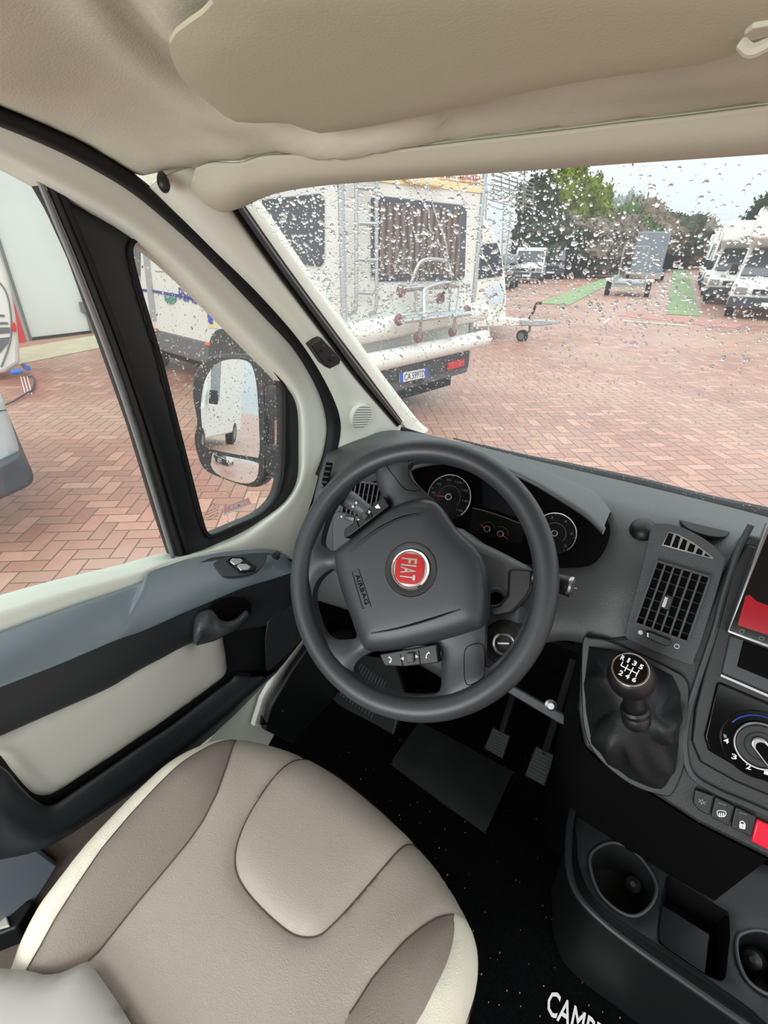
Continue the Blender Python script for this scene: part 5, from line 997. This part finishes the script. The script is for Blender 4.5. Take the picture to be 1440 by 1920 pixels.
# bike rack
rk_ = root('bike_rack', FRr.at(FRr.px(800, 570, .2), .2)); rk_.parent = mh; rk_.matrix_parent_inverse = mh.matrix_world.inverted()
def RT(L, r=.02, m='alu', nm='rack_tube', n=30): tube(nm, [FRr.at(FRr.px(u, v, h), h) for u, v, h in L], r, m, rk_, n, 8)
RT([(770, 535, .1), (780, 505, .12), (795, 488, .14), (830, 488, .14), (842, 500, .14), (845, 535, .12)])
RT([(752, 545, .15), (830, 538, .15), (880, 536, .15)], n=0); RT([(752, 541, .2), (830, 534, .2), (880, 533, .2)], n=0)
RT([(796, 600, .5), (795, 555, .42), (800, 540, .4), (835, 530, .4), (855, 534, .4), (862, 545, .42), (855, 592, .5)])
RT([(755, 602, .45), (880, 588, .45)], .026, n=0); RT([(758, 596, .3), (876, 583, .3)], .026, n=0)
RT([(779, 548, .2), (781, 570, .2), (778, 592, .3)]); RT([(843, 540, .2), (845, 560, .2), (843, 584, .3)])
RT([(785, 636, .3), (790, 600, .45)], n=0); RT([(850, 625, .3), (854, 590, .5)], n=0)
for u, v in [(752, 546), (748, 600), (825, 560), (784, 632), (848, 622), (875, 582)]:
    o_ = FRr.at(FRr.px(u, v, .3), .3); lathe('rack_clamp', o_, FRr.n, [(.05, -.02), (.06, 0), (.045, .03)], 'clampm', rk_, 14)
RT([(845, 522, .4), (828, 556, .4)], .014, 'black', 'strap', 0)
# ---- tow caravan
cvn = root('caravan', (-5.8, 12, GZ), 'white touring caravan with drawbar and jockey wheel behind the motorhome', 'caravan')
FCv = Frame((-4.7, 11, 0), (.92, .39, 0), UP)
plate('body', FCv, [(760, 600), (760, 385), (880, 385), (906, 408), (924, 432), (938, 466), (946, 510), (949, 560), (948, 598), (915, 606), (880, 612)], -2.2, 0, 'cwhite', cvn, .05)
plate('front_window', FCv, [(890, 458), (932, 455), (940, 480), (943, 512), (940, 518), (892, 524)], 0, .02, 'cwin', cvn, .01); plate('decal', FCv, [(905, 548), (943, 530), (945, 560), (925, 575)], 0, .008, mat('pale_blue', (200, 216, 228), .4), cvn)
FCd = Frame((-3.9, 11.3, 0), (.92, .39, 0), UP)
plate('drawbar', FCd, [(880, 600), (945, 596), (1010, 602), (1012, 611), (940, 612), (880, 614)], -.15, .1, 'cwhite', cvn, .02); plate('hitch', FCd, [(975, 600), (1020, 600), (1046, 602), (1052, 606), (1040, 608), (1012, 612), (978, 611)], .1, .22, 'galv', cvn, .02)
tube('brake_lever', [FCd.at(FCd.px(u, v, .15), .15) for u, v in [(992, 598), (1000, 584), (1006, 570), (1016, 568)]], .03, 'black', cvn, 12, 8)
t_, h_2 = MB(), MB(); wheel(t_, h_2, FCd.at(FCd.px(979, 630, .1), .1), (.3, 1, 0), .13, .08); w_ = t_.build('jockey_wheel', 'tyre', cvn); h_2.build('wheel_hub', 'steel', w_); tube('jockey_post', [FCd.at(FCd.px(u, v, .1), .1) for u, v in [(994, 605), (993, 620), (980, 632)]], .03, 'steel', cvn, 0, 8)
# ---- generic vehicle seen front on: loc = ground centre of the front, yaw = heading of its nose
def vehicle(name, loc, yaw, L, W, H, col, label, cat, group=None, alcove=False, hood=.9, zb=.35):
    o_ = Vector(loc); o_.z = GZ; f = Vector((math.cos(yaw), math.sin(yaw), 0)); s_ = Vector((-f.y, f.x, 0)); r_ = root(name, o_-f*L/2, label, cat, group)
    fr = Frame(o_-s_*(W/2), f, UP)     # side plane: x = forward (0 at nose), y = height
    if fr.n.dot(s_) < 0: base, d = 0, 1
    prof = [(0, zb), (0, .85), (-.12, 1.0), (-hood, 1.15), (-hood-.55, H*.92 if not alcove else 1.95)]
    prof += [(-hood-.2, 2.05), (-.45, 2.2), (-.55, H-.15), (-.9, H)] if alcove else [(-hood-.9, H)]
    prof += [(-L+.2, H), (-L, H-.2), (-L, zb)]
    # extrude across the width
    n = len(prof); vs = [o_+f*x+s_*(W/2*q*(.97 if z > 1.3 else 1))+UP*z for q in (1, -1) for x, z in prof]
    fs = [tuple(range(n)), tuple(range(n, 2*n))[::-1]]+[(i, (i+1) % n, n+(i+1) % n, n+i) for i in range(n)]
    b = mesh('body', vs, fs, col, r_); md = b.modifiers.new('b', 'BEVEL'); md.width = .06; md.segments = 3; md.limit_method = 'ANGLE'
    zt = 1.93 if alcove else H*.90; xt = -hood-.50*(zt-1.15)/((1.95 if alcove else H*.92)-1.15)-.02
    A_, B_ = o_+f*(-hood+.03)+UP*1.19, o_+f*(xt+.05)+UP*zt
    dn = (f*(zt-1.19)+UP*(-(xt+.05)+(-hood+.03))*-1).normalized()
    q = [A_+s_*W*.46, A_-s_*W*.46, B_-s_*W*.42, B_+s_*W*.42]; nrm = (q[1]-q[0]).cross(q[2]-q[0]).normalized(); nrm = nrm if nrm.dot(f) > 0 else -nrm
    mesh('windscreen', [p+nrm*.03 for p in q]+[p-nrm*.05 for p in q], [(0, 1, 2, 3), (7, 6, 5, 4), (0, 4, 5, 1), (1, 5, 6, 2), (2, 6, 7, 3), (3, 7, 4, 0)], 'cwin', r_)
    mb = MB(); mb.box(o_+f*.03+UP*(zb+.12), f*.06, s_*W*.49, UP*.16); mb.build('bumper', 'bumper', r_, .03)
    mb = MB(); mb.box(o_+f*.01+UP*.78, f*.03, s_*W*.25, UP*.07); mb.build('grille', 'black', r_)
    mb = MB(); mb.box(o_+f*.10+UP*(zb+.1), f*.01, s_*.26, UP*.055); mb.build('number_plate', 'plate', r_)
    for q in (1, -1):
        mb = MB(); mb.box(o_+f*.01+s_*W*.38*q+UP*.8, f*.03, s_*.16, UP*.1); mb.build('headlamp', 'satin', r_, .02)
        mb = MB(); mb.box(o_-f*(hood+.25)+s_*(W/2+.14)*q+UP*1.35, f*.05, s_*.1, UP*.16); mb.build('wing_mirror', 'black', r_, .03)
        mb = MB(); mb.box(o_-f*(hood+1.0)+s_*(W/2*.985)*q+UP*(1.25+(H*.9-1.25)*.5 if not alcove else 1.6), f*.45, s_*.012, UP*((H*.88-1.25)*.5 if not alcove else .3)); mb.build('side_window', 'cwin', r_)
    wheels(r_, [o_-f*x+s_*(W/2-.1)*q+UP*.32 for x in (.8, L-1) for q in (1, -1)], s_)
    return r_
def gp(u, v): return Z(u, v, GZ)
vehicle('parked_van', gp(985, 532), math.radians(-75), 4.6, 1.8, 1.95, 'carw', 'white passenger van parked nose on, right of the caravan', 'van')
vehicle('parked_car', gp(945, 548)+Vector((-.9, 1, 0)), math.radians(-75), 4.2, 1.75, 1.6, 'card', 'dark car parked between the caravan and the white van', 'car')
vehicle('parked_van', gp(1030, 524), math.radians(-75), 4.6, 1.8, 2.0, 'card', 'dark van parked farther back, right of the white van', 'van')
vehicle('parked_motorhome', gp(1410, 600)+Vector((.35, 0, 0)), math.radians(-93), 6.0, 2.3, 3.0, 'cwhite', 'nearest white alcove motorhome of the row on the right', 'motorhome', alcove=True, hood=.75)
for k in range(5):
    lb = ['second motorhome from the front in the right-hand row', 'third motorhome from the front in the right-hand row', 'fourth motorhome back in the right-hand row, half hidden', 'fifth motorhome back in the right-hand row, half hidden', 'farthest motorhome at the end of the right-hand row'][k]
    vehicle('parked_motorhome', (.0-.36*k, 24.5+4.6*k, GZ), math.radians(-93), 6.0-2.2, 2.2, 2.9+.12*(k % 2), 'cwhite', 'white '+lb, 'motorhome', 'motorhomes in the right-hand row', alcove=(k % 2 == 0), hood=.7)
# distant motorhome by the rack
vehicle('parked_motorhome', gp(985, 510)+Vector((-5, 2, 0)), math.radians(-60), 6, 2.2, 2.9, 'cwhite', 'white motorhome half hidden behind the galvanised lattice rack', 'motorhome', alcove=True)
# ---- trailer and tarpaulin box behind it
gA, gB = gp(1136, 553), gp(1212, 558); tw_ = (gB-gA).length; ty = Vector((-.118, .993, 0)).normalized(); tx = Vector((ty.y, -ty.x, 0)); tm = (gA+gB)/2
trl = root('car_trailer', tm+ty*1.6, 'empty galvanised flatbed trailer with white mudguards parked on the paving', 'trailer')
mb = MB(); mb.box(tm+ty*1.6+UP*.55, tx*(tw_/2-.25), ty*1.7, UP*.04); mb.build('deck', 'galv', trl, .01)
mb = MB(); mb.box(tm+UP*.5, tx*(tw_/2-.2), ty*.05, UP*.12); mb.build('front_board', 'galv', trl, .01)
mb = MB(); mb.box(tm+UP*.28-ty*.05, tx*(tw_/2-.3), ty*.04, UP*.10); mb.build('lower_board', 'kerb', trl, .01)
for q in (-1, 1):
    mb = MB(); mb.box(tm+tx*(tw_/2-.06)*q+ty*.25+UP*.66, tx*.17, ty*.42, UP*.06); mb.build('mudguard', 'carw', trl, .03)
    tube('stanchion', [tm+tx*.5*q+ty*.1+UP*.5, tm+tx*.5*q+ty*.1+UP*2.0], .03, 'galv', trl, 0, 6)
    mb = MB(); mb.box(tm+tx*(tw_/2-.25)*q+ty*1.6+UP*.68, tx*.03, ty*1.7, UP*.10); mb.build('side_rail', 'galv', trl)
wheels(trl, [tm+tx*(tw_/2-.06)*q+ty*.25+UP*.30 for q in (-1, 1)], tx, .3)
tube('stanchion_bar', [tm+tx*-.5+ty*.1+UP*2.0, tm+tx*.5+ty*.1+UP*2.0], .03, 'galv', trl, 0, 6)
gt = gp(1205, 528); bx_ = root('box_trailer', gt+ty*3, 'tall grey tarpaulin covered trailer parked behind the empty flatbed', 'trailer')
mb = MB(); mb.box(gt+ty*3+UP*1.75, tx*1.0, ty*2.2, UP*1.25); mb.build('tarpaulin', 'tgrey', bx_, .08); mb = MB(); mb.box(gt+ty*2.6+UP*.48, tx*1.2, ty*2.9, UP*.06); mb.build('chassis', 'galv', bx_)
wheels(bx_, [gt+ty*3+tx*1.15*q+UP*.33 for q in (-1, 1)], tx)
# ---- lattice rack
rkk = root('lattice_rack', gp(935, 560)+Vector((0, 4, 0)), 'tall galvanised lattice frame standing behind the caravan', 'rack')
mb = MB(); yb_ = 20.0
B = lambda a, b, r=.03, y0=yb_, y1=yb_: mb.bar(Y(a[0], a[1], y0), Y(b[0], b[1], y1), r)
for u0, u1 in ((913, 905), (945, 940), (962, 945)): B((u0, 360), (u1, 515))
for v in (352, 366, 380, 392): B((911, v-8), (964, v+8), .025)
for k in range(8): B((913+k*6.3, 352+k*2), (915+k*6.3, 366+k*2), .02)
for k in range(7): B((945, 395+k*16), (960, 405+k*16), .015); B((960, 395+k*16), (945, 405+k*16), .015)
mb.build('lattice', 'galv', rkk)
mb = MB(); B = lambda a, b, r=.03, y0=26, y1=26: mb.bar(Y(a[0], a[1], y0), Y(b[0], b[1], y1), r)
for k in range(7): B((922, 318+k*9), (1002, 346+k*7.5), .03)
for u in (925, 940, 955, 970, 985, 1000): B((u, 322+(u-925)*.35), (u, 378+(u-925)*.28), .03)
B((984, 316), (980, 400), .05)
mb.build('upper_slats', mat('weathered_steel', (120, 122, 112), .6), rkk)
# ---- trees
def foliage(name, c, rad, n, m, seed, parent, card=.28, jag=.25):
    bm = bmesh.new(); bmesh.ops.create_icosphere(bm, subdivisions=4, radius=1)
    for v in bm.verts:
        k = 1+jag*noise.noise(v.co*2.3+Vector((seed, 0, 0)))*1.6+.12*noise.noise(v.co*7+Vector((seed, 3, 0))); v.co = Vector((v.co.x*rad[0]*k, v.co.y*rad[1]*k, v.co.z*rad[2]*k))+Vector(c)
    vs = [v.co.copy() for v in bm.verts]; r_ = random.Random(seed)
    V, F_ = [tuple(v) for v in vs], [tuple(v.index for v in f.verts) for f in bm.faces]; bm.free()
    for _ in range(n):
        p = vs[r_.randrange(len(vs))]; p = p+(p-Vector(c))*r_.uniform(-.12, .10); u = Vector((r_.gauss(0, 1), r_.gauss(0, 1), r_.gauss(0, 1))).normalized()*card*r_.uniform(.5, 1.3); w2 = u.orthogonal().normalized()*card*.4; b = len(V)
        V += [tuple(p-u), tuple(p+w2), tuple(p+u), tuple(p-w2)]; F_.append((b, b+1, b+2, b+3))
    return mesh(name, V, F_, m, parent, smooth=False, fix=False)
lm = [mat('leaf_yellowgreen', (122, 136, 40), .8, vary=.6, vscale=1.6), mat('leaf_green', (78, 108, 46), .8, vary=.6, vscale=1.6), mat('leaf_dark', (64, 74, 52), .85, vary=.6, vscale=1.4), mat('bare_twig', (136, 122, 108), .9, vary=.55, vscale=1.2), mat('poplar', (150, 158, 150), .9, vary=.2, vscale=.5)]
for k, (u, y, ztop, rx, m, lab, cat) in enumerate([
    (1030, 46, 7.1, 1.7, 0, 'tallest yellow-green conifer left of centre beyond the parked vans', 'tree'), (1062, 47, 6.8, 1.6, 0, 'second yellow-green conifer of the clump', 'tree'), (1094, 48, 6.3, 1.5, 0, 'rounded yellow-green conifer at the right end of the clump', 'tree'),
    (996, 44, 6.5, 1.5, 2, 'dark evergreen behind the slatted rack at the left of the clump', 'tree'),
    (1040, 42, 3.6, 2.6, 2, 'low dark shrub beneath the conifers', 'shrub'), (1085, 44, 3.8, 3.0, 3, 'bare twiggy shrub under the rounded conifer', 'shrub'), (1125, 52, 4.6, 3.4, 3, 'bare grey-pink bush right of the conifers', 'shrub'), (1150, 60, 5.4, 3.6, 1, 'green bush beside the bare bush at far end of lane', 'shrub'),
    (1185, 66, 6.0, 4.0, 3, 'wide bare thicket behind the flatbed trailer', 'shrub'), (1240, 74, 5.6, 4.4, 2, 'dark low tree behind the tarpaulin trailer', 'tree'), (1285, 80, 5.0, 5.0, 3, 'brown thicket at the far end between trailer and motorhomes', 'shrub'),
    (1105, 90, 9.2, 2.6, 4, 'left one of the pale distant poplars', 'tree'), (1130, 92, 9.0, 2.6, 4, 'middle one of the pale distant poplars', 'tree'), (1160, 94, 9.3, 2.6, 4, 'right one of the pale distant poplars', 'tree'), (1440, 60, 6.6, 2.4, 2, 'grey tree rising above the motorhomes at the right edge', 'tree')]):
    p = Y(u, 470, y); z1 = ztop; ce = Vector((p.x, p.y, GZ+z1*.55)); r_ = root('hedge_tree' if cat == 'tree' else 'bush', (p.x, p.y, GZ), lab, cat)
    tube('trunk', [Vector((p.x, p.y, GZ)), Vector((p.x+.1, p.y, GZ+z1*.6))], .15, 'bark', r_, 0, 8)
    foliage('crown', ce, (rx, rx, z1*.46), 4200, lm[m], k+1, r_, .20 if m < 3 else .20, .34)
# ---- vehicles at the left edge
FLc = Frame((-8.7, 2.9, 0), (.3, .95, 0), UP)
lc = root('edge_caravan', (-8.9, 1.9, GZ), 'white caravan with grey stripes and red lamp at the far left edge', 'caravan')
plate('body', FLc, [(-400, 420), (-20, 440), (0, 478), (12, 510), (22, 548), (30, 592), (36, 640), (38, 682), (10, 700), (-400, 770)], -.8, 0, 'cwhite', lc, .06)
for L in ([(-60, 588), (8, 590), (9, 594), (-60, 592)], [(-60, 604), (14, 604), (16, 608), (-60, 610)], [(-60, 614), (18, 614), (19, 624), (-60, 632)], [(-60, 640), (18, 632), (15, 644), (0, 662), (-60, 680)]): plate('stripe', FLc, L, 0, .012, 'cskirt', lc)
tube('decal_line', [FLc.at(FLc.px(u, v, .01), .01) for u, v in [(-10, 520), (10, 545), (19, 580), (21, 620), (16, 650), (2, 688)]], .012, 'steel', lc, 30, 6)
plate('red_lamp', FLc, [(22, 606), (27, 604), (31, 612), (31, 622), (24, 622)], 0, .05, 'tail', lc, .01)
FNc = Frame((-3.5, 1.05, 0), (.3, .95, 0), UP)
nc = root('edge_car', (-4.2, .4, GZ), 'pale grey vehicle corner with dark bumper at the left edge', 'car')
plate('body', FNc, [(-500, 700), (0, 738), (10, 758), (22, 795), (34, 832), (42, 862), (0, 880), (-500, 960)], -1.6, 0, 'carl', nc, .06)
plate('bumper', FNc, [(-500, 960), (0, 868), (38, 850), (48, 870), (58, 878), (66, 896), (60, 912), (38, 922), (0, 940), (-500, 1040)], -1.6, .05, 'bumper', nc, .05)
plate('seam', FNc, [(-100, 785), (12, 768), (12, 770), (-100, 787)], 0, .006, 'black', nc)
pc = root('power_cable', gp(45, 725), 'black cable with blue plugs lying on the paving at the left edge', 'cable')
tube('cable_run', [gp(u, v)+UP*.03 for u, v in [(-30, 775), (20, 760), (50, 742), (62, 735), (66, 718), (62, 710), (50, 712)]], .012, 'cable', pc, 50, 8)
for a, b in (((25, 714), (46, 711)), ((50, 700), (57, 706))): tube('plug', [gp(*a)+UP*.12, gp(*b)+UP*.12], .04, 'bluep', pc, 0, 10)
for u in (48, 54, 60): tube('stand_leg', [gp(u, 740), gp(u-4, 722)+UP*.12], .005, 'white', pc, 0, 5)
# parked van seen only in the mirror
vehicle('box_van', (-6.7, -7.6, GZ), math.radians(78), 5.5, 2.1, 2.9, 'cwhite', 'white high-sided van behind the cab, seen only in the door mirror', 'van')
# ================================================================== RAIN
def drops(name, pos, n, rf, dens, label):
    V, F_ = [], []; r = random.Random(5); c = 0; tries = 0
    while c < n and tries < n*40:
        tries += 1; s, t = r.random(), r.random()
        if r.random() > dens(s, t): continue
        p = pos(s, t); e = .004; q1 = (pos(min(1, s+e), t)-pos(max(0, s-e), t)).normalized(); q2 = (pos(s, min(1, t+e))-pos(s, max(0, t-e))).normalized(); nn_ = q1.cross(q2).normalized()
        if nn_.dot(p-CAM) < 0: nn_ = -nn_
        q2 = nn_.cross(q1); R = rf(r, s, t); ra, rb_ = R*r.uniform(.7, 1.25), R*r.uniform(.75, 1.5); ph = r.uniform(0, 6.28); b = len(V); N = 9; p = p+nn_*.0002
        irr = [1+.22*math.sin(k*2*math.pi/N*2+ph)+r.uniform(-.1, .1) for k in range(N)]
        for lv, (k1, hh) in enumerate(((1, 0), (.82, .26), (.45, .42))):
            for k in range(N):
                a = 2*math.pi*k/N; V.append(tuple(p+(q1*ra*math.cos(a)+q2*rb_*math.sin(a))*k1*irr[k]+nn_*hh*R))
        V.append(tuple(p+nn_*.46*R))
        F_.append(tuple(b+k for k in range(N))[::-1])
        for lv in (0, 1):
            for k in range(N): F_.append((b+lv*N+k, b+lv*N+(k+1) % N, b+(lv+1)*N+(k+1) % N, b+(lv+1)*N+k))
        for k in range(N): F_.append((b+2*N+k, b+2*N+(k+1) % N, b+3*N))
        c += 1
    o = mesh(name, V, F_, 'water', ang=70); return tag(o, label, 'raindrops', kind='stuff')
def wdens(s, t):
    n_ = noise.noise(Vector((s*4, t*4, 0)))*.5+.5
    return (1.0 if t < .42 else (.5 if t < .6 else .36))*(.45+.75*n_)*(1 if s < .5 else .7)*(1 if t > .14 or s < .55 else .35)
drops('raindrops', on_glass, 8500, lambda r, s, t: min(.0045, .00135*math.exp(r.gauss(0, .42)))*(1 if t < .5 else .72), wdens, 'clear raindrops covering the outside of the windscreen')
def qpos(s, t): return FD.at((min(p[0] for p in qh)+s*(max(p[0] for p in qh)-min(p[0] for p in qh)), max(p[1] for p in qh)-t*(max(p[1] for p in qh)-min(p[1] for p in qh))), -.0065)
qhA = np.array(qh)
def qd_(s, t):
    p = FD.loc(qpos(s, t))[:2]
    if not pinside([p], qhA)[0]: return 0
    return .2+.8*math.exp(-((p[1]-.92)/.16)**2)*math.exp(-((p[0]-.62)/.12)**2)
drops('raindrops', qpos, 1400, lambda r, s, t: min(.003, .0010*math.exp(r.gauss(0, .4))), qd_, 'fine raindrops on the outside of the triangular quarter window')
RV = [[(772, 340), (790, 385), (798, 400), (805, 430), (815, 450), (835, 500), (850, 520), (868, 540), (885, 575), (910, 600), (920, 640)], [(800, 335), (812, 400), (830, 460), (838, 500)], [(855, 325), (862, 375), (895, 430), (905, 480), (925, 520), (940, 560), (935, 600)]]
def glass_pt(u, v):   # nearest glass grid point along the photo ray
    d = ray(u, v).normalized(); best = None
    for r in grow:
        for p in r:
            w2 = p-CAM; e = (w2-d*w2.dot(d)).length
            if best is None or e < best[0]: best = (e, w2.dot(d))
    return CAM+d*best[1]
for L in RV:
    pts = cr1([(p[0]+(q % 3-1)*3, p[1]) for q, p in enumerate(L)], 40); pts = [glass_pt(*p)+Vector((0, .004, .004)) for p in pts]
    tube('water_trail', pts, .0011, 'water', None, 0, 6); tag(bpy.data.objects[bpy.context.scene.collection.objects[-1].name])
wtr = [o for o in COL.objects if o.name.startswith('water_trail')]
for o, l in zip(wtr, ['long wavering water trail running down the middle of motorhome window', 'short water trail left of the longest one near the windscreen top', 'water trail crossing the right edge of the motorhome']): tag(o, l, 'water trail')
